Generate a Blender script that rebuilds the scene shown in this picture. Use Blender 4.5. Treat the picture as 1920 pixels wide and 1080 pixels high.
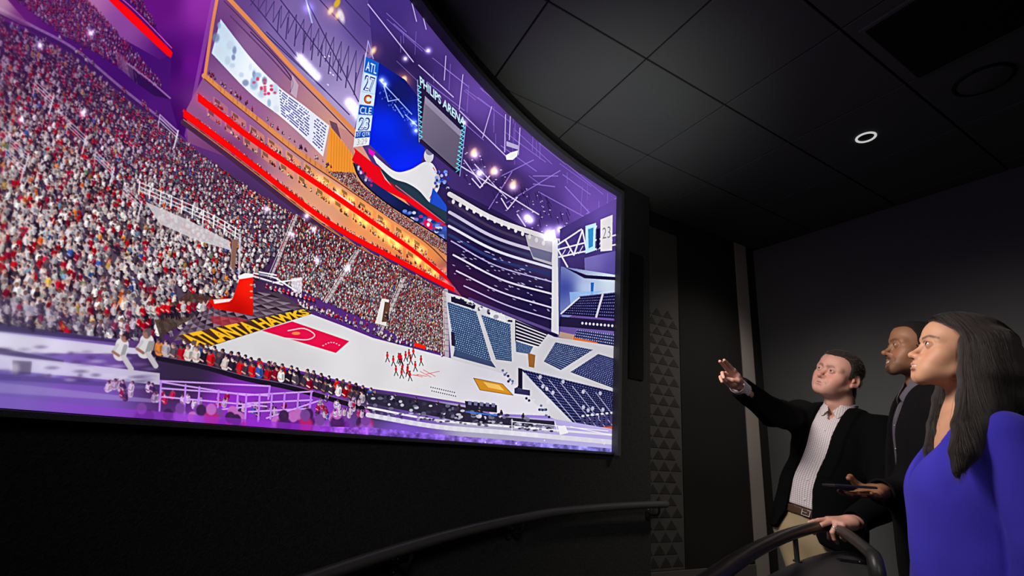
import bpy, bmesh, math, random
import numpy as np
from mathutils import Vector, Matrix
random.seed(7); RNG = np.random.default_rng(7)
for _o in list(bpy.data.objects): bpy.data.objects.remove(_o)
SC = bpy.context.scene
COL = SC.collection
PI = math.pi

# ------------------------------------------------------------------ camera, world, light, exposure
# room axes: X runs along the dark panelled wall, Y along the grey wall, Z up, floor at 0
CAM_Z = 1.27
FPX = 832.466
def _unit(v): return v / np.linalg.norm(v)
_cx = _unit(np.array([1700., -420., -FPX])); _cy = _unit(np.array([-462., -220., -FPX])); _cz = np.cross(_cx, _cy)
RCAM = np.array([_cx, _cy, _cz])                      # world = RCAM @ camera vector
cam = bpy.data.cameras.new('camera'); camo = bpy.data.objects.new('camera', cam); COL.objects.link(camo)
cam.sensor_width = 36.0; cam.lens = FPX / 1920 * 36.0; cam.clip_start = 0.02
m4 = Matrix.Identity(4)
for i in range(3):
    for j in range(3): m4[i][j] = float(RCAM[i, j])
m4[2][3] = CAM_Z
camo.matrix_world = m4
SC.camera = camo
SC.view_settings.view_transform = 'Standard'; SC.view_settings.look = 'None'
SC.view_settings.gamma = 1.0; SC.view_settings.use_curve_mapping = False
SC.view_settings.exposure = 0.0
w = bpy.data.worlds.new('room_world'); SC.world = w; w.use_nodes = True
w.node_tree.nodes['Background'].inputs[0].default_value = (0.004, 0.004, 0.005, 1)
w.node_tree.nodes['Background'].inputs[1].default_value = 0.2
def spot(name, loc, target, watts, angle, blend=0.6, size=0.15, color=(1, 0.95, 0.9)):
    l = bpy.data.lights.new(name, 'SPOT'); l.energy = watts; l.spot_size = math.radians(angle); l.spot_blend = blend
    l.shadow_soft_size = size; l.color = color
    o = bpy.data.objects.new(name, l); COL.objects.link(o); o.location = loc
    o.rotation_euler = (Vector(target) - Vector(loc)).to_track_quat('-Z', 'Y').to_euler()
    return o
# added lamps, no real fixtures: screen-side key, two washes, fill on the ceiling tiles
spot('added_key', (0.70, 1.30, 2.35), (2.30, 1.02, 1.38), 170, 72, .85, .28, (1, .92, .85))  # added to light the three people from the screen side
spot('added_wash', (-0.6, -1.6, 2.9), (2.2, 2.5, 0.9), 120, 66, .9, .4, (1, .95, .90))  # added behind the camera to lift the dark walls and rails
spot('added_panel_fill', (3.35, 1.15, 3.05), (3.0, 2.56, 0.9), 85, 80, 1.0, .15, (1, .93, .86))  # added to brighten the dark panelled wall
spot('added_tile_fill', (0.90, 1.05, 1.5), (1.48, 1.86, 3.16), 62, 56, 1.0, .3, (.97, 1, .97))  # added to brighten tiles near the screen; the room has no such lamp


def ray(px, py):
    return RCAM @ np.array([px - 960., -(py - 540.), -FPX])
def at_d(px, py, D):                                   # point seen at photo pixel, D metres away on plan
    r = ray(px, py); q = r * D / math.hypot(r[0], r[1]); return np.array([q[0], q[1], q[2] + CAM_Z])
def at_z(px, py, z):
    r = ray(px, py); q = r * (z - CAM_Z) / r[2]; return np.array([q[0], q[1], z])
def at_y(px, py, y):
    r = ray(px, py); q = r * y / r[1]; return np.array([q[0], q[1], q[2] + CAM_Z])

# ------------------------------------------------------------------ helpers
def mat(name, col, rough=0.6, metal=0.0, spec=0.3, bump=0.0, bscale=200.0, var=0.0, vscale=20.0, attr=None, emit=None, sheen=0.0):
    m = bpy.data.materials.new(name); m.use_nodes = True; nt = m.node_tree
    p = nt.nodes['Principled BSDF']
    p.inputs['Base Color'].default_value = (*col, 1); p.inputs['Roughness'].default_value = rough
    p.inputs['Metallic'].default_value = metal; p.inputs['Specular IOR Level'].default_value = spec
    if sheen: p.inputs['Sheen Weight'].default_value = sheen
    tc = nt.nodes.new('ShaderNodeTexCoord')
    base = None
    if attr:
        a = nt.nodes.new('ShaderNodeVertexColor'); a.layer_name = attr; base = a.outputs['Color']
        nt.links.new(base, p.inputs['Base Color'])
    if var:
        n = nt.nodes.new('ShaderNodeTexNoise'); n.inputs['Scale'].default_value = vscale; n.inputs['Detail'].default_value = 5
        nt.links.new(tc.outputs['Object'], n.inputs['Vector'])
        mr = nt.nodes.new('ShaderNodeMapRange'); mr.inputs[3].default_value = 1 - var; mr.inputs[4].default_value = 1 + var
        nt.links.new(n.outputs['Fac'], mr.inputs[0])
        mx = nt.nodes.new('ShaderNodeMix'); mx.data_type = 'RGBA'; mx.blend_type = 'MULTIPLY'; mx.inputs[0].default_value = 1
        if base is None: mx.inputs[6].default_value = (*col, 1)
        else: nt.links.new(base, mx.inputs[6])
        nt.links.new(mr.outputs[0], mx.inputs[7]); nt.links.new(mx.outputs[2], p.inputs['Base Color'])
    if bump:
        n = nt.nodes.new('ShaderNodeTexNoise'); n.inputs['Scale'].default_value = bscale; n.inputs['Detail'].default_value = 4
        nt.links.new(tc.outputs['Object'], n.inputs['Vector'])
        b = nt.nodes.new('ShaderNodeBump'); b.inputs['Strength'].default_value = bump; b.inputs['Distance'].default_value = 0.004
        nt.links.new(n.outputs['Fac'], b.inputs['Height']); nt.links.new(b.outputs[0], p.inputs['Normal'])
    if emit:
        p.inputs['Emission Color'].default_value = (*emit[0], 1); p.inputs['Emission Strength'].default_value = emit[1]
    return m
def link(o, parent=None, **props):
    COL.objects.link(o)
    if parent is not None: o.parent = parent
    for k, v in props.items(): o[k] = v
    return o
def empty(name, loc=(0, 0, 0), **props):
    o = bpy.data.objects.new(name, None); o.location = loc; o.empty_display_size = 0.1
    return link(o, None, **props)
def obj_pd(name, verts, faces, m, parent=None, smooth=False, **props):
    me = bpy.data.meshes.new(name); me.from_pydata([tuple(map(float, v)) for v in verts], [], faces); me.update()
    me.materials.append(m)
    if smooth: me.shade_smooth()
    return link(bpy.data.objects.new(name, me), parent, **props)
def obj_bm(name, bm, m, parent=None, smooth=False, **props):
    bmesh.ops.recalc_face_normals(bm, faces=bm.faces)
    me = bpy.data.meshes.new(name); bm.to_mesh(me); bm.free(); me.materials.append(m)
    if smooth: me.shade_smooth()
    return link(bpy.data.objects.new(name, me), parent, **props)
def add_box(bm, c, s, bevel=0.0, rot=None):
    r = bmesh.ops.create_cube(bm, size=1.0); vs = r['verts']
    for v in vs: v.co = Vector((v.co.x * s[0], v.co.y * s[1], v.co.z * s[2]))
    if bevel:
        es = list({e for v in vs for e in v.link_edges})
        rr = bmesh.ops.bevel(bm, geom=es, offset=bevel, segments=2, affect='EDGES', profile=0.6)
        vs = list({v for f in rr['faces'] for v in f.verts} | {v for v in vs if v.is_valid})
        vs = [v for v in vs if v.is_valid]
    M = Matrix.Translation(c) @ (rot.to_4x4() if rot else Matrix.Identity(4))
    for v in vs: v.co = M @ v.co
    return vs
def add_prism(bm, poly, z0, z1, bevel=0.0):
    a = [bm.verts.new((p[0], p[1], z0)) for p in poly]; b = [bm.verts.new((p[0], p[1], z1)) for p in poly]
    n = len(poly)
    bm.faces.new(a[::-1]); bm.faces.new(b)
    for i in range(n): bm.faces.new((a[i], a[(i + 1) % n], b[(i + 1) % n], b[i]))
def add_tube(bm, pts, r, seg=14, caps=True):
    pts = [Vector(p) for p in pts]; n = len(pts)
    rr = r if hasattr(r, '__len__') else [r] * n
    rings = []; up = Vector((0, 0, 1))
    for i, p in enumerate(pts):
        t = (pts[min(i + 1, n - 1)] - pts[max(i - 1, 0)]).normalized()
        u = up if abs(t.dot(up)) < 0.95 else (rings and prev_u) or Vector((1, 0, 0))
        a = t.cross(u).normalized(); b = a.cross(t).normalized(); prev_u = b
        rings.append([bm.verts.new(p + (a * math.cos(2 * PI * k / seg) + b * math.sin(2 * PI * k / seg)) * rr[i]) for k in range(seg)])
    for i in range(n - 1):
        for k in range(seg):
            bm.faces.new((rings[i][k], rings[i][(k + 1) % seg], rings[i + 1][(k + 1) % seg], rings[i + 1][k]))
    if caps: bm.faces.new(rings[0][::-1]); bm.faces.new(rings[-1])
def spline(pts, n):                                     # Catmull-Rom
    pts = [np.array(p, float) for p in pts]; P = [2 * pts[0] - pts[1]] + pts + [2 * pts[-1] - pts[-2]]; out = []
    for i in range(1, len(P) - 2):
        for k in range(n):
            t = k / n; a, b, c, d = P[i - 1], P[i], P[i + 1], P[i + 2]
            out.append(0.5 * (2 * b + (c - a) * t + (2 * a - 5 * b + 4 * c - d) * t * t + (3 * b - a - 3 * c + d) * t ** 3))
    out.append(pts[-1]); return out
# ------------------------------------------------------------------ room shell
CEIL = CAM_Z + 1.8944
YA, XG = 2.563, 3.945                                   # dark panelled wall, grey wall
XL, YB = -1.45, -2.3                                    # unseen left and back walls
CXY = np.array([2.776, -2.125]); RS = 4.535             # axis and radius of the curved screen
def cyl(ang, r, z):
    a = math.radians(ang); return (CXY[0] + r * math.cos(a), CXY[1] + r * math.sin(a), z)
M_BLACKWALL = mat('black_fabric_wall', (0.033, 0.033, 0.033), 0.9, spec=0.1, bump=0.8, bscale=220, var=0.75, vscale=130)
M_TILE = mat('charcoal_ceiling_tile', (0.085, 0.088, 0.082), 0.75, spec=0.25, var=0.06, vscale=4)
M_GRID = mat('black_ceiling_grid', (0.006, 0.006, 0.006), 0.7, spec=0.2)
M_GREY = mat('dark_grey_paint', (0.112, 0.114, 0.111), 0.85, spec=0.15, var=0.05, vscale=3, bump=0.08, bscale=90)
M_PANEL = mat('black_wall_panel', (0.014, 0.0135, 0.0125), 0.85, spec=0.12, var=0.15, vscale=40)
M_STRIPE = mat('taupe_paint', (0.26, 0.225, 0.20), 0.8, spec=0.15, var=0.04, vscale=6)
M_PATLIGHT = mat('taupe_grey_panel', (0.062, 0.058, 0.054), 0.75, spec=0.2, var=0.06, vscale=30)
M_PATDARK = mat('charcoal_triangle', (0.026, 0.0245, 0.023), 0.75, spec=0.2, var=0.1, vscale=40)
M_BASE = mat('brown_grey_baseboard', (0.085, 0.074, 0.068), 0.6, spec=0.2, var=0.08, vscale=20)
M_FLOOR = mat('charcoal_carpet', (0.02, 0.02, 0.021), 0.95, spec=0.05, bump=0.8, bscale=350, var=0.4, vscale=250)
M_BEZEL = mat('black_bezel', (0.075, 0.075, 0.074), 0.55, spec=0.35, bump=0.5, bscale=420, var=0.3, vscale=300)
M_RAIL = mat('black_powder_coat', (0.016, 0.0158, 0.0155), 0.34, spec=0.28, bump=0.15, bscale=500)
M_HAND = mat('black_satin_handrail', (0.060, 0.059, 0.058), 0.32, spec=0.55, bump=0.1, bscale=500)
M_SPK = mat('black_speaker_cloth', (0.012, 0.012, 0.012), 0.95, spec=0.02)
M_SCREW = mat('steel_screw', (0.45, 0.44, 0.43), 0.3, metal=1.0)

def box_obj(name, lo, hi, m, parent=None, bevel=0.0, **props):
    bm = bmesh.new(); lo, hi = Vector(lo), Vector(hi); add_box(bm, (lo + hi) / 2, hi - lo, bevel)
    return obj_bm(name, bm, m, parent, **props)
T = 0.12
box_obj('floor', (XL - T, YB - T, -0.1), (XG + T, YA + T, 0), M_FLOOR, kind='structure', label='charcoal carpet floor of the dark viewing room')
box_obj('wall_right', (XG, YB - T, 0), (XG + T, YA + T, CEIL + 0.1), M_GREY, kind='structure', label='plain dark grey wall behind the three people')
box_obj('wall_back', (XL - T, YB - T, 0), (XG, YB, CEIL + 0.1), M_GREY, kind='structure', label='dark grey wall behind the camera')
box_obj('wall_left', (XL - T, YB, 0), (XL, YA, CEIL + 0.1), M_BLACKWALL, kind='structure', label='black wall beyond the left end of the screen')
# dark panelled wall: backing, patterned strip, black panel, taupe stripe, base panel
wf = box_obj('wall_side', (XL, YA, 0), (XG, YA + T, CEIL + 0.1), M_PANEL, kind='structure', label='dark wall of vertical panels between the screen and the room corner')
ZB = 0.43
strip = box_obj('pattern_panel', (2.40, YA - 0.02, ZB), (2.852, YA, CEIL - 0.16), M_PATLIGHT, wf, 0.002, label='taupe grey strip with rows of dark triangles')
box_obj('wall_panel', (2.856, YA - 0.022, ZB), (at_y(1395, 800, YA)[0] - 0.004, YA, CEIL), M_PANEL, wf, 0.003, label='tall plain black panel')
box_obj('stripe_panel', (at_y(1395, 800, YA)[0], YA - 0.026, 0.0), (at_y(1418, 800, YA)[0], YA, CEIL), M_STRIPE, wf, 0.003, label='narrow taupe vertical stripe')
box_obj('base_panel', (2.40, YA - 0.03, 0), (at_y(1395, 800, YA)[0] - 0.004, YA, ZB - 0.003), M_BASE, wf, 0.003, label='brown grey base panel')
tri_me = None
TW, TH = 0.118, 0.0775
for row in range(29):
    z = CAM_Z + 1.04 - 0.0775 * (row + 1)
    for k in range(5):
        x = 2.40 - 0.03 + TW * (k + (0.5 if row % 2 else 0.0))
        if x - TW / 2 < 2.402 or x + TW / 2 > 2.851: continue
        if z < ZB + 0.01: continue
        if tri_me is None:
            bm = bmesh.new(); h = 0.004; e = 0.003
            a = [(-TW / 2 + e, 0, 0.002), (TW / 2 - e, 0, 0.002), (0, 0, TH - 0.012)]
            va = [bm.verts.new(p) for p in a]
            vb = [bm.verts.new((p[0] * 0.93, -h, 0.003 + (p[2] - 0.002) * 0.93)) for p in a]
            bm.faces.new(vb)
            for i in range(3): bm.faces.new((va[i], va[(i + 1) % 3], vb[(i + 1) % 3], vb[i]))
            bmesh.ops.recalc_face_normals(bm, faces=bm.faces)
            tri_me = bpy.data.meshes.new('triangle_tile'); bm.to_mesh(tri_me); bm.free(); tri_me.materials.append(M_PATDARK)
        o = bpy.data.objects.new('triangle_tile', tri_me); o.location = (x, YA - 0.0195, z); link(o, strip)

# curved screen wall: a slab standing on the floor, the room side at RS + 0.004
A_END, A_LEFT = 94.97, 158.0
def arc_slab(name, a0, a1, r0, r1, z0, z1, m, parent=None, n=60, zf0=None, zf1=None, **props):
    V, F = [], []
    for i in range(n + 1):
        a = a0 + (a1 - a0) * i / n
        b = zf0(a) if zf0 else z0; t = zf1(a) if zf1 else z1
        V += [cyl(a, r0, b), cyl(a, r1, b), cyl(a, r1, t), cyl(a, r0, t)]
    for i in range(n):
        p, q = 4 * i, 4 * i + 4
        for k in range(4):
            F.append((p + k, p + (k + 1) % 4, q + (k + 1) % 4, q + k))
    F += [(3, 2, 1, 0), (4 * n, 4 * n + 1, 4 * n + 2, 4 * n + 3)]
    bm = bmesh.new(); vs = [bm.verts.new(v) for v in V]
    for f in F: bm.faces.new([vs[i] for i in f])
    return obj_bm(name, bm, m, parent, **props)
wall_screen = arc_slab('wall_front', A_END, A_LEFT, RS + 0.004, RS + 0.07, 0, CEIL, M_BLACKWALL, n=90, kind='structure', label='curved black fabric wall that carries the video screen')
arc_slab('end_trim', A_END - 0.35, A_END, RS + 0.03, RS + 0.075, 0, CEIL - 0.2, M_BASE, wall_screen, n=2, label='thin brown grey edge strip')

# screen: edges follow the photograph
A_R, A_L = 99.93, 150.0
ZT = CAM_Z + 1.741
_bp = np.polyfit([134.46, 132.21, 129.44, 124.2, 120.81, 112.15, 99.94], np.array([-0.035, -0.044, -0.047, -0.055, -0.058, -0.068, -0.076]) * 1.184, 2)
def zbot(a): return CAM_Z + float(np.polyval(_bp, min(a, 137)))
def ztop(a): return ZT + (0.004 if a < 105 else 0.0)
scr_root = empty('video_wall', cyl(120, RS, 0.0), label='huge curved video wall showing a basketball arena full of spectators', category='video screen')
off = np.array(cyl(120, RS, 0.0))
BP, BW = 0.05, 0.032                                    # bezel protrusion and width
def shift(o):                                           # parts are authored in room space
    o.location = tuple(-off); return o
shift(arc_slab('bezel_top', A_R, A_L, RS - BP, RS + 0.002, 0, 0, M_BEZEL, scr_root, zf0=lambda a: ztop(a), zf1=lambda a: ztop(a) + BW, label='black top bezel'))
shift(arc_slab('bezel_bottom', A_R, A_L, RS - 0.022, RS + 0.002, 0, 0, M_BEZEL, scr_root, zf0=lambda a: zbot(a) - 0.013, zf1=lambda a: zbot(a) - 0.002, label='thin black lower bezel'))
shift(arc_slab('bezel_side', A_R - 0.38, A_R, RS - BP, RS + 0.002, 0, 0, M_BEZEL, scr_root, n=3, zf0=lambda a: zbot(A_R) - 0.016, zf1=lambda a: ztop(A_R) + BW, label='black side bezel'))
shift(arc_slab('bezel_side', A_L, A_L + 0.38, RS - BP, RS + 0.002, 0, 0, M_BEZEL, scr_root, n=3, zf0=lambda a: zbot(A_L) - 0.016, zf1=lambda a: ztop(A_L) + BW))
# slim speaker column right of the screen
sp = arc_slab('wall_speaker', 96.0, 97.9, RS - 0.006, RS + 0.004, 0, 0, M_SPK, None, n=4, zf0=lambda a: CAM_Z + 0.40, zf1=lambda a: CAM_Z + 1.34, label='slim black speaker panel on the wall right of the screen', category='speaker')

# ------------------------------------------------------------------ ceiling: grid plate with separate tiles
ceil = box_obj('ceiling', (XL - T, YB - T, CEIL + 0.012), (XG + T, YA + T, CEIL + 0.11), M_GRID, kind='structure', label='dark suspended ceiling of square tiles')
TS = 0.6105; GX0, GY0 = 0.628 * 1.184, 1.162 * 1.184
def clip_circle(poly, R):
    for k in range(90, 160):
        a = math.radians(k); nx, ny = math.cos(a), math.sin(a); out = []
        def dd(p): return (p[0] - CXY[0]) * nx + (p[1] - CXY[1]) * ny - R
        for i in range(len(poly)):
            p, q = poly[i], poly[(i + 1) % len(poly)]; a1, a2 = dd(p), dd(q)
            if a1 <= 0: out.append(p)
            if a1 * a2 < 0:
                t = a1 / (a1 - a2); out.append((p[0] + (q[0] - p[0]) * t, p[1] + (q[1] - p[1]) * t))
        poly = out
        if len(poly) < 3: return []
    return poly
tile_me = None; g = 0.0045
vent_cell = (1, -2); 
for i in range(-4, 6):
    for j in range(-7, 3):
        x0, x1 = GX0 + i * TS + g, GX0 + (i + 1) * TS - g; y0, y1 = GY0 + j * TS + g, GY0 + (j + 1) * TS - g
        x0c, x1c = max(x0, XL), min(x1, XG - 0.002); y0c, y1c = max(y0, YB), min(y1, YA - 0.002)
        if x1c - x0c < 0.03 or y1c - y0c < 0.03: continue
        poly = [(x0c, y0c), (x1c, y0c), (x1c, y1c), (x0c, y1c)]
        cen = ((x0 + x1) / 2, (y0 + y1) / 2)
        if cen[0] < 2.39 or y1 < 2.3: 
            if x0c < 2.36: poly = clip_circle(poly, RS + 0.002) if x1c < 2.45 else poly
        if len(poly) < 3: continue
        full = len(poly) == 4 and abs((x1c - x0c) - (TS - 2 * g)) < 1e-6 and abs((y1c - y0c) - (TS - 2 * g)) < 1e-6 and abs(poly[2][0] - x1c) < 1e-6 and abs(poly[2][1] - y1c) < 1e-6 and abs(poly[3][0] - x0c) < 1e-6
        if full and tile_me is not None:
            o = bpy.data.objects.new('ceiling_tile', tile_me); o.location = (cen[0], cen[1], CEIL); link(o, ceil); continue
        bm = bmesh.new(); loc = (cen[0], cen[1]) if full else (0, 0)
        pp = [(p[0] - loc[0], p[1] - loc[1]) for p in poly]
        mx, my = sum(p[0] for p in pp) / len(pp), sum(p[1] for p in pp) / len(pp)
        n = len(pp); sh = 0.0025
        ins = [(mx + (p[0] - mx) * (1 - sh / 0.3), my + (p[1] - my) * (1 - sh / 0.3)) for p in pp]
        va = [bm.verts.new((p[0], p[1], 0.011)) for p in pp]; vb = [bm.verts.new((p[0], p[1], 0.0025)) for p in pp]; vc = [bm.verts.new((p[0], p[1], 0)) for p in ins]
        bm.faces.new(vc)
        for k in range(n):
            bm.faces.new((va[k], va[(k + 1) % n], vb[(k + 1) % n], vb[k])); bm.faces.new((vb[k], vb[(k + 1) % n], vc[(k + 1) % n], vc[k]))
        o = obj_bm('ceiling_tile', bm, M_TILE, ceil); o.location = (loc[0], loc[1], CEIL)
        if full: tile_me = o.data
# square raised panel and round speaker grille at the dark end of the ceiling
c0 = at_z(1623, 55, CEIL); c1 = at_z(1702, 135, CEIL)
vx0, vy0 = (c0[0] + 0.0), c0[1]
vent = empty('ceiling_vent', (c0[0] + 0.25, c0[1] - 0.25, CEIL), label='square dark ceiling vent panel near the top right corner', category='vent')
L = abs(c1[0] - c0[0])
bm = bmesh.new(); add_box(bm, (0, 0, -0.012), (0.5, 0.5, 0.018), 0.004); obj_bm('vent_panel', bm, M_GRID, vent)
bm = bmesh.new()
for s in (-1, 1):
    add_box(bm, (s * 0.262, 0, -0.007), (0.02, 0.544, 0.014), 0.003); add_box(bm, (0, s * 0.262, -0.007), (0.504, 0.02, 0.014), 0.003)
obj_bm('vent_frame', bm, M_TILE, vent)
c2 = at_z(1843, 150, CEIL)
spk = empty('ceiling_speaker', (c2[0], c2[1], CEIL), label='round dark speaker grille set in the ceiling at the right', category='speaker')
def lathe(bm, prof, seg=40):
    R = [[bm.verts.new((r * math.cos(2 * PI * k / seg), r * math.sin(2 * PI * k / seg), z)) for k in range(seg)] for r, z in prof]
    for i in range(len(R) - 1):
        for k in range(seg): bm.faces.new((R[i][k], R[i][(k + 1) % seg], R[i + 1][(k + 1) % seg], R[i + 1][k]))
    return R
bm = bmesh.new(); R = lathe(bm, [(0.115, 0), (0.115, -0.006), (0.108, -0.010), (0.102, -0.010), (0.100, -0.004)]); obj_bm('rim', bm, M_GRID, spk, smooth=True)
bm = bmesh.new(); R = lathe(bm, [(0.100, -0.005), (0.06, -0.012), (0.02, -0.016), (0.001, -0.016)]); obj_bm('grille', bm, M_TILE, spk, smooth=True)
# lit ring of the downlight
c3 = at_z(1623.5, 257, CEIL)
dl = empty('ring_downlight', (c3[0], c3[1], CEIL), label='small white glowing ring light in the dark ceiling', category='ceiling light')
M_RING = mat('ring_glow', (0.8, 0.8, 0.8), 0.5, emit=((1, 0.99, 0.97), 0.55))
bm = bmesh.new(); lathe(bm, [(0.053, 0), (0.053, -0.005), (0.051, -0.007), (0.043, -0.007), (0.041, -0.004), (0.041, 0.0)]); obj_bm('ring', bm, M_RING, dl, smooth=False, label='white glowing ring')
bm = bmesh.new(); R = lathe(bm, [(0.0405, -0.001), (0.036, -0.002), (0.001, -0.002)]); obj_bm('lens', bm, mat('dark_lens', (0.004, 0.004, 0.004), 0.5), dl, label='unlit black centre')

# ------------------------------------------------------------------ handrail on the screen wall
hr = empty('handrail', cyl(115, RS, 0), label='black handrail running along the curved wall below the screen', category='handrail')
hoff = np.array(cyl(115, RS, 0))
def hz(a): return CAM_Z + float(np.interp(a, [95, 100, 108, 118, 128, 150], [-0.384, -0.388, -0.395, -0.428, -0.465, -0.55]))
pts = []
ae = 94.35
p_end = np.array(cyl(ae, RS - 0.085, hz(ae)))
pts = [np.array(cyl(ae - 0.25, RS + 0.0, hz(ae) - 0.0)), np.array(cyl(ae - 0.32, RS - 0.04, hz(ae))), np.array(cyl(ae - 0.18, RS - 0.072, hz(ae)))] 
pts += [np.array(cyl(a, RS - 0.085, hz(a))) for a in np.linspace(ae + 0.1, 150, 70)]
bm = bmesh.new(); add_tube(bm, [p - hoff for p in pts], 0.0215, 16); obj_bm('rail', bm, M_HAND, hr, smooth=True)
for (px, py) in ((737, 1068), (953, 1000), (1216, 964)):
    aa = np.linspace(95, 135, 400); best = None
    for a in aa:
        q = RCAM.T @ (np.array(cyl(a, RS, hz(a) - 0.065)) - np.array([0, 0, CAM_Z])); x = 960 + FPX * q[0] / -q[2]
        if best is None or abs(x - px) < best[0]: best = (abs(x - px), a)
    a = best[1]
    br = empty('bracket', (0, 0, 0)); br.parent = hr
    bm = bmesh.new()
    arm = [cyl(a, RS - 0.004, hz(a) - 0.07), cyl(a, RS - 0.045, hz(a) - 0.072), cyl(a, RS - 0.074, hz(a) - 0.062), cyl(a, RS - 0.085, hz(a) - 0.04), cyl(a, RS - 0.085, hz(a) - 0.015)]
    add_tube(bm, [np.array(p) - hoff for p in spline(arm, 5)], 0.0075, 10); obj_bm('arm', bm, M_RAIL, br, smooth=True)
    bm = bmesh.new(); lathe(bm, [(0.001, 0.010), (0.018, 0.010), (0.026, 0.007), (0.029, 0.0), (0.029, -0.004)], 24)
    rot = Matrix.Rotation(math.radians(a), 3, 'Z') @ Matrix.Rotation(-PI / 2, 3, 'Y')
    c = Vector(cyl(a, RS + 0.001, hz(a) - 0.075)) - Vector(hoff)
    for v in bm.verts: v.co = Matrix.Rotation(math.radians(a) , 3, 'Z') @ Vector((-v.co.z, v.co.x, v.co.y * 1.35)) + c
    obj_bm('rosette', bm, M_RAIL, br, smooth=True)
    bm = bmesh.new()
    for dx, dz in ((0.012, 0.018), (-0.014, 0.014), (0.0, -0.027)):
        r_ = bmesh.ops.create_icosphere(bm, subdivisions=1, radius=0.0035)
        for v in r_['verts']: v.co = Matrix.Rotation(math.radians(a), 3, 'Z') @ (v.co + Vector((-0.010, dx, dz))) + c
    obj_bm('screws', bm, M_SCREW, br, kind='stuff')

# ------------------------------------------------------------------ rounded counter with its guard rail in front of the man
ZR, ZC = CAM_Z - 0.27, CAM_Z - 0.363
M_COUNTER = mat('charcoal_counter_laminate', (0.020, 0.020, 0.0205), 0.5, spec=0.35, var=0.1, vscale=30)
lef = [at_z(x, y, ZR) for x, y in ((1340, 1082), (1380, 1053), (1420, 1029), (1470, 1006), (1510, 993))]
lef = [lef[0] + (lef[0] - lef[2]) * 1.1, lef[0] + (lef[0] - lef[2]) * 0.5] + lef
rig = [at_z(1590, 1003, ZR), at_z(1615, 1022, ZR), at_z(1638, 1042, ZR)]
tip = at_z(1540, 987, ZR); tip2 = at_z(1566, 990, ZR)
path = spline(lef + [tip, tip2] + rig, 10)
e = path[-1]; dirn = path[-1] - path[-4]; dirn /= np.linalg.norm(dirn)
path += [e + dirn * 0.02 + np.array([0, 0, -0.008]), e + dirn * 0.035 + np.array([0, 0, -0.03]), e + dirn * 0.038 + np.array([0, 0, -0.092])]
co = empty('counter', (1.55, 0.75, 0), label='charcoal rounded counter under the curved guard rail', category='counter')
coff = np.array([1.55, 0.75, 0])
# top outline: inside the rail
out_l = [at_z(x, y, ZC) for x, y in ((1440, 1079), (1470, 1064), (1500, 1051), (1530, 1041), (1560, 1034), (1585, 1033))]
out_l = [out_l[0] + (out_l[0] - out_l[2]) * 2.0, out_l[0] + (out_l[0] - out_l[2]) * 0.9] + out_l
outl = [p[:2] for p in spline(out_l, 6)]
far = outl[-1]
inner = [np.array([p[0] + 0.08, p[1] - 0.205 - 0.02 * (1 - i / len(outl))]) for i, p in enumerate(outl)]
inner = [p for p in inner if p[0] < far[0] - 0.28]
outl += [np.array([far[0] + 0.015, far[1] - 0.045]), np.array([far[0] - 0.03, far[1] - 0.11])] + inner[::-1]
bm = bmesh.new(); add_prism(bm, [(p[0] - coff[0], p[1] - coff[1]) for p in outl], ZC - 0.03, ZC); obj_bm('counter_top', bm, M_COUNTER, co)
cen = np.mean(outl, axis=0)
bm = bmesh.new(); add_prism(bm, [((cen[0] + (p[0] - cen[0]) * 0.93) - coff[0], (cen[1] + (p[1] - cen[1]) * 0.9) - coff[1]) for p in outl], 0, ZC - 0.03); obj_bm('counter_body', bm, M_GRID, co)
h0, h1 = at_z(1572, 1051, ZC), at_z(1654, 1062, ZC)
hm = (h0 + h1) / 2; hl = np.linalg.norm(h1 - h0); hrot = Matrix.Rotation(math.atan2(h1[1] - h0[1], h1[0] - h0[0]), 3, 'Z')
M_HANDLE = mat('gloss_black_plate', (0.004, 0.004, 0.004), 0.3, spec=0.5)
bm = bmesh.new(); add_box(bm, Vector(hm - coff) + Vector((0, 0, 0.003)), (hl, 0.03, 0.006), 0.002, hrot); pl = obj_bm('slot_plate', bm, M_HANDLE, co, label='black slot plate')
bm = bmesh.new(); r_ = bmesh.ops.create_icosphere(bm, subdivisions=1, radius=0.0035)
for v in r_['verts']: v.co += Vector(hm - coff) + Vector((0.0, 0, 0.0065))
obj_bm('screw', bm, M_SCREW, pl)
gr = empty('guard_rail', tuple(path[40] * np.array([1, 1, 0]) + np.array([0, 0, ZC])), label='curved black guard rail around the counter, held by the pointing man', category='rail')
goff = np.array(gr.location)
bm = bmesh.new(); add_tube(bm, [p - goff for p in path], 0.0195, 16); obj_bm('rail', bm, M_RAIL, gr, smooth=True)
def post(p):
    b = bmesh.new(); q = np.array(p) - goff
    add_tube(b, [q + np.array([0, 0, -0.088]), q + np.array([0, 0, -0.012])], 0.0085, 12)
    add_tube(b, [q + np.array([0, 0, -0.0928]), q + np.array([0, 0, -0.088])], 0.014, 16)
    obj_bm('post', b, M_RAIL, gr, smooth=False)
post(at_z(1490, 999, ZR)); post(path[6]); post(path[-8])
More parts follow.
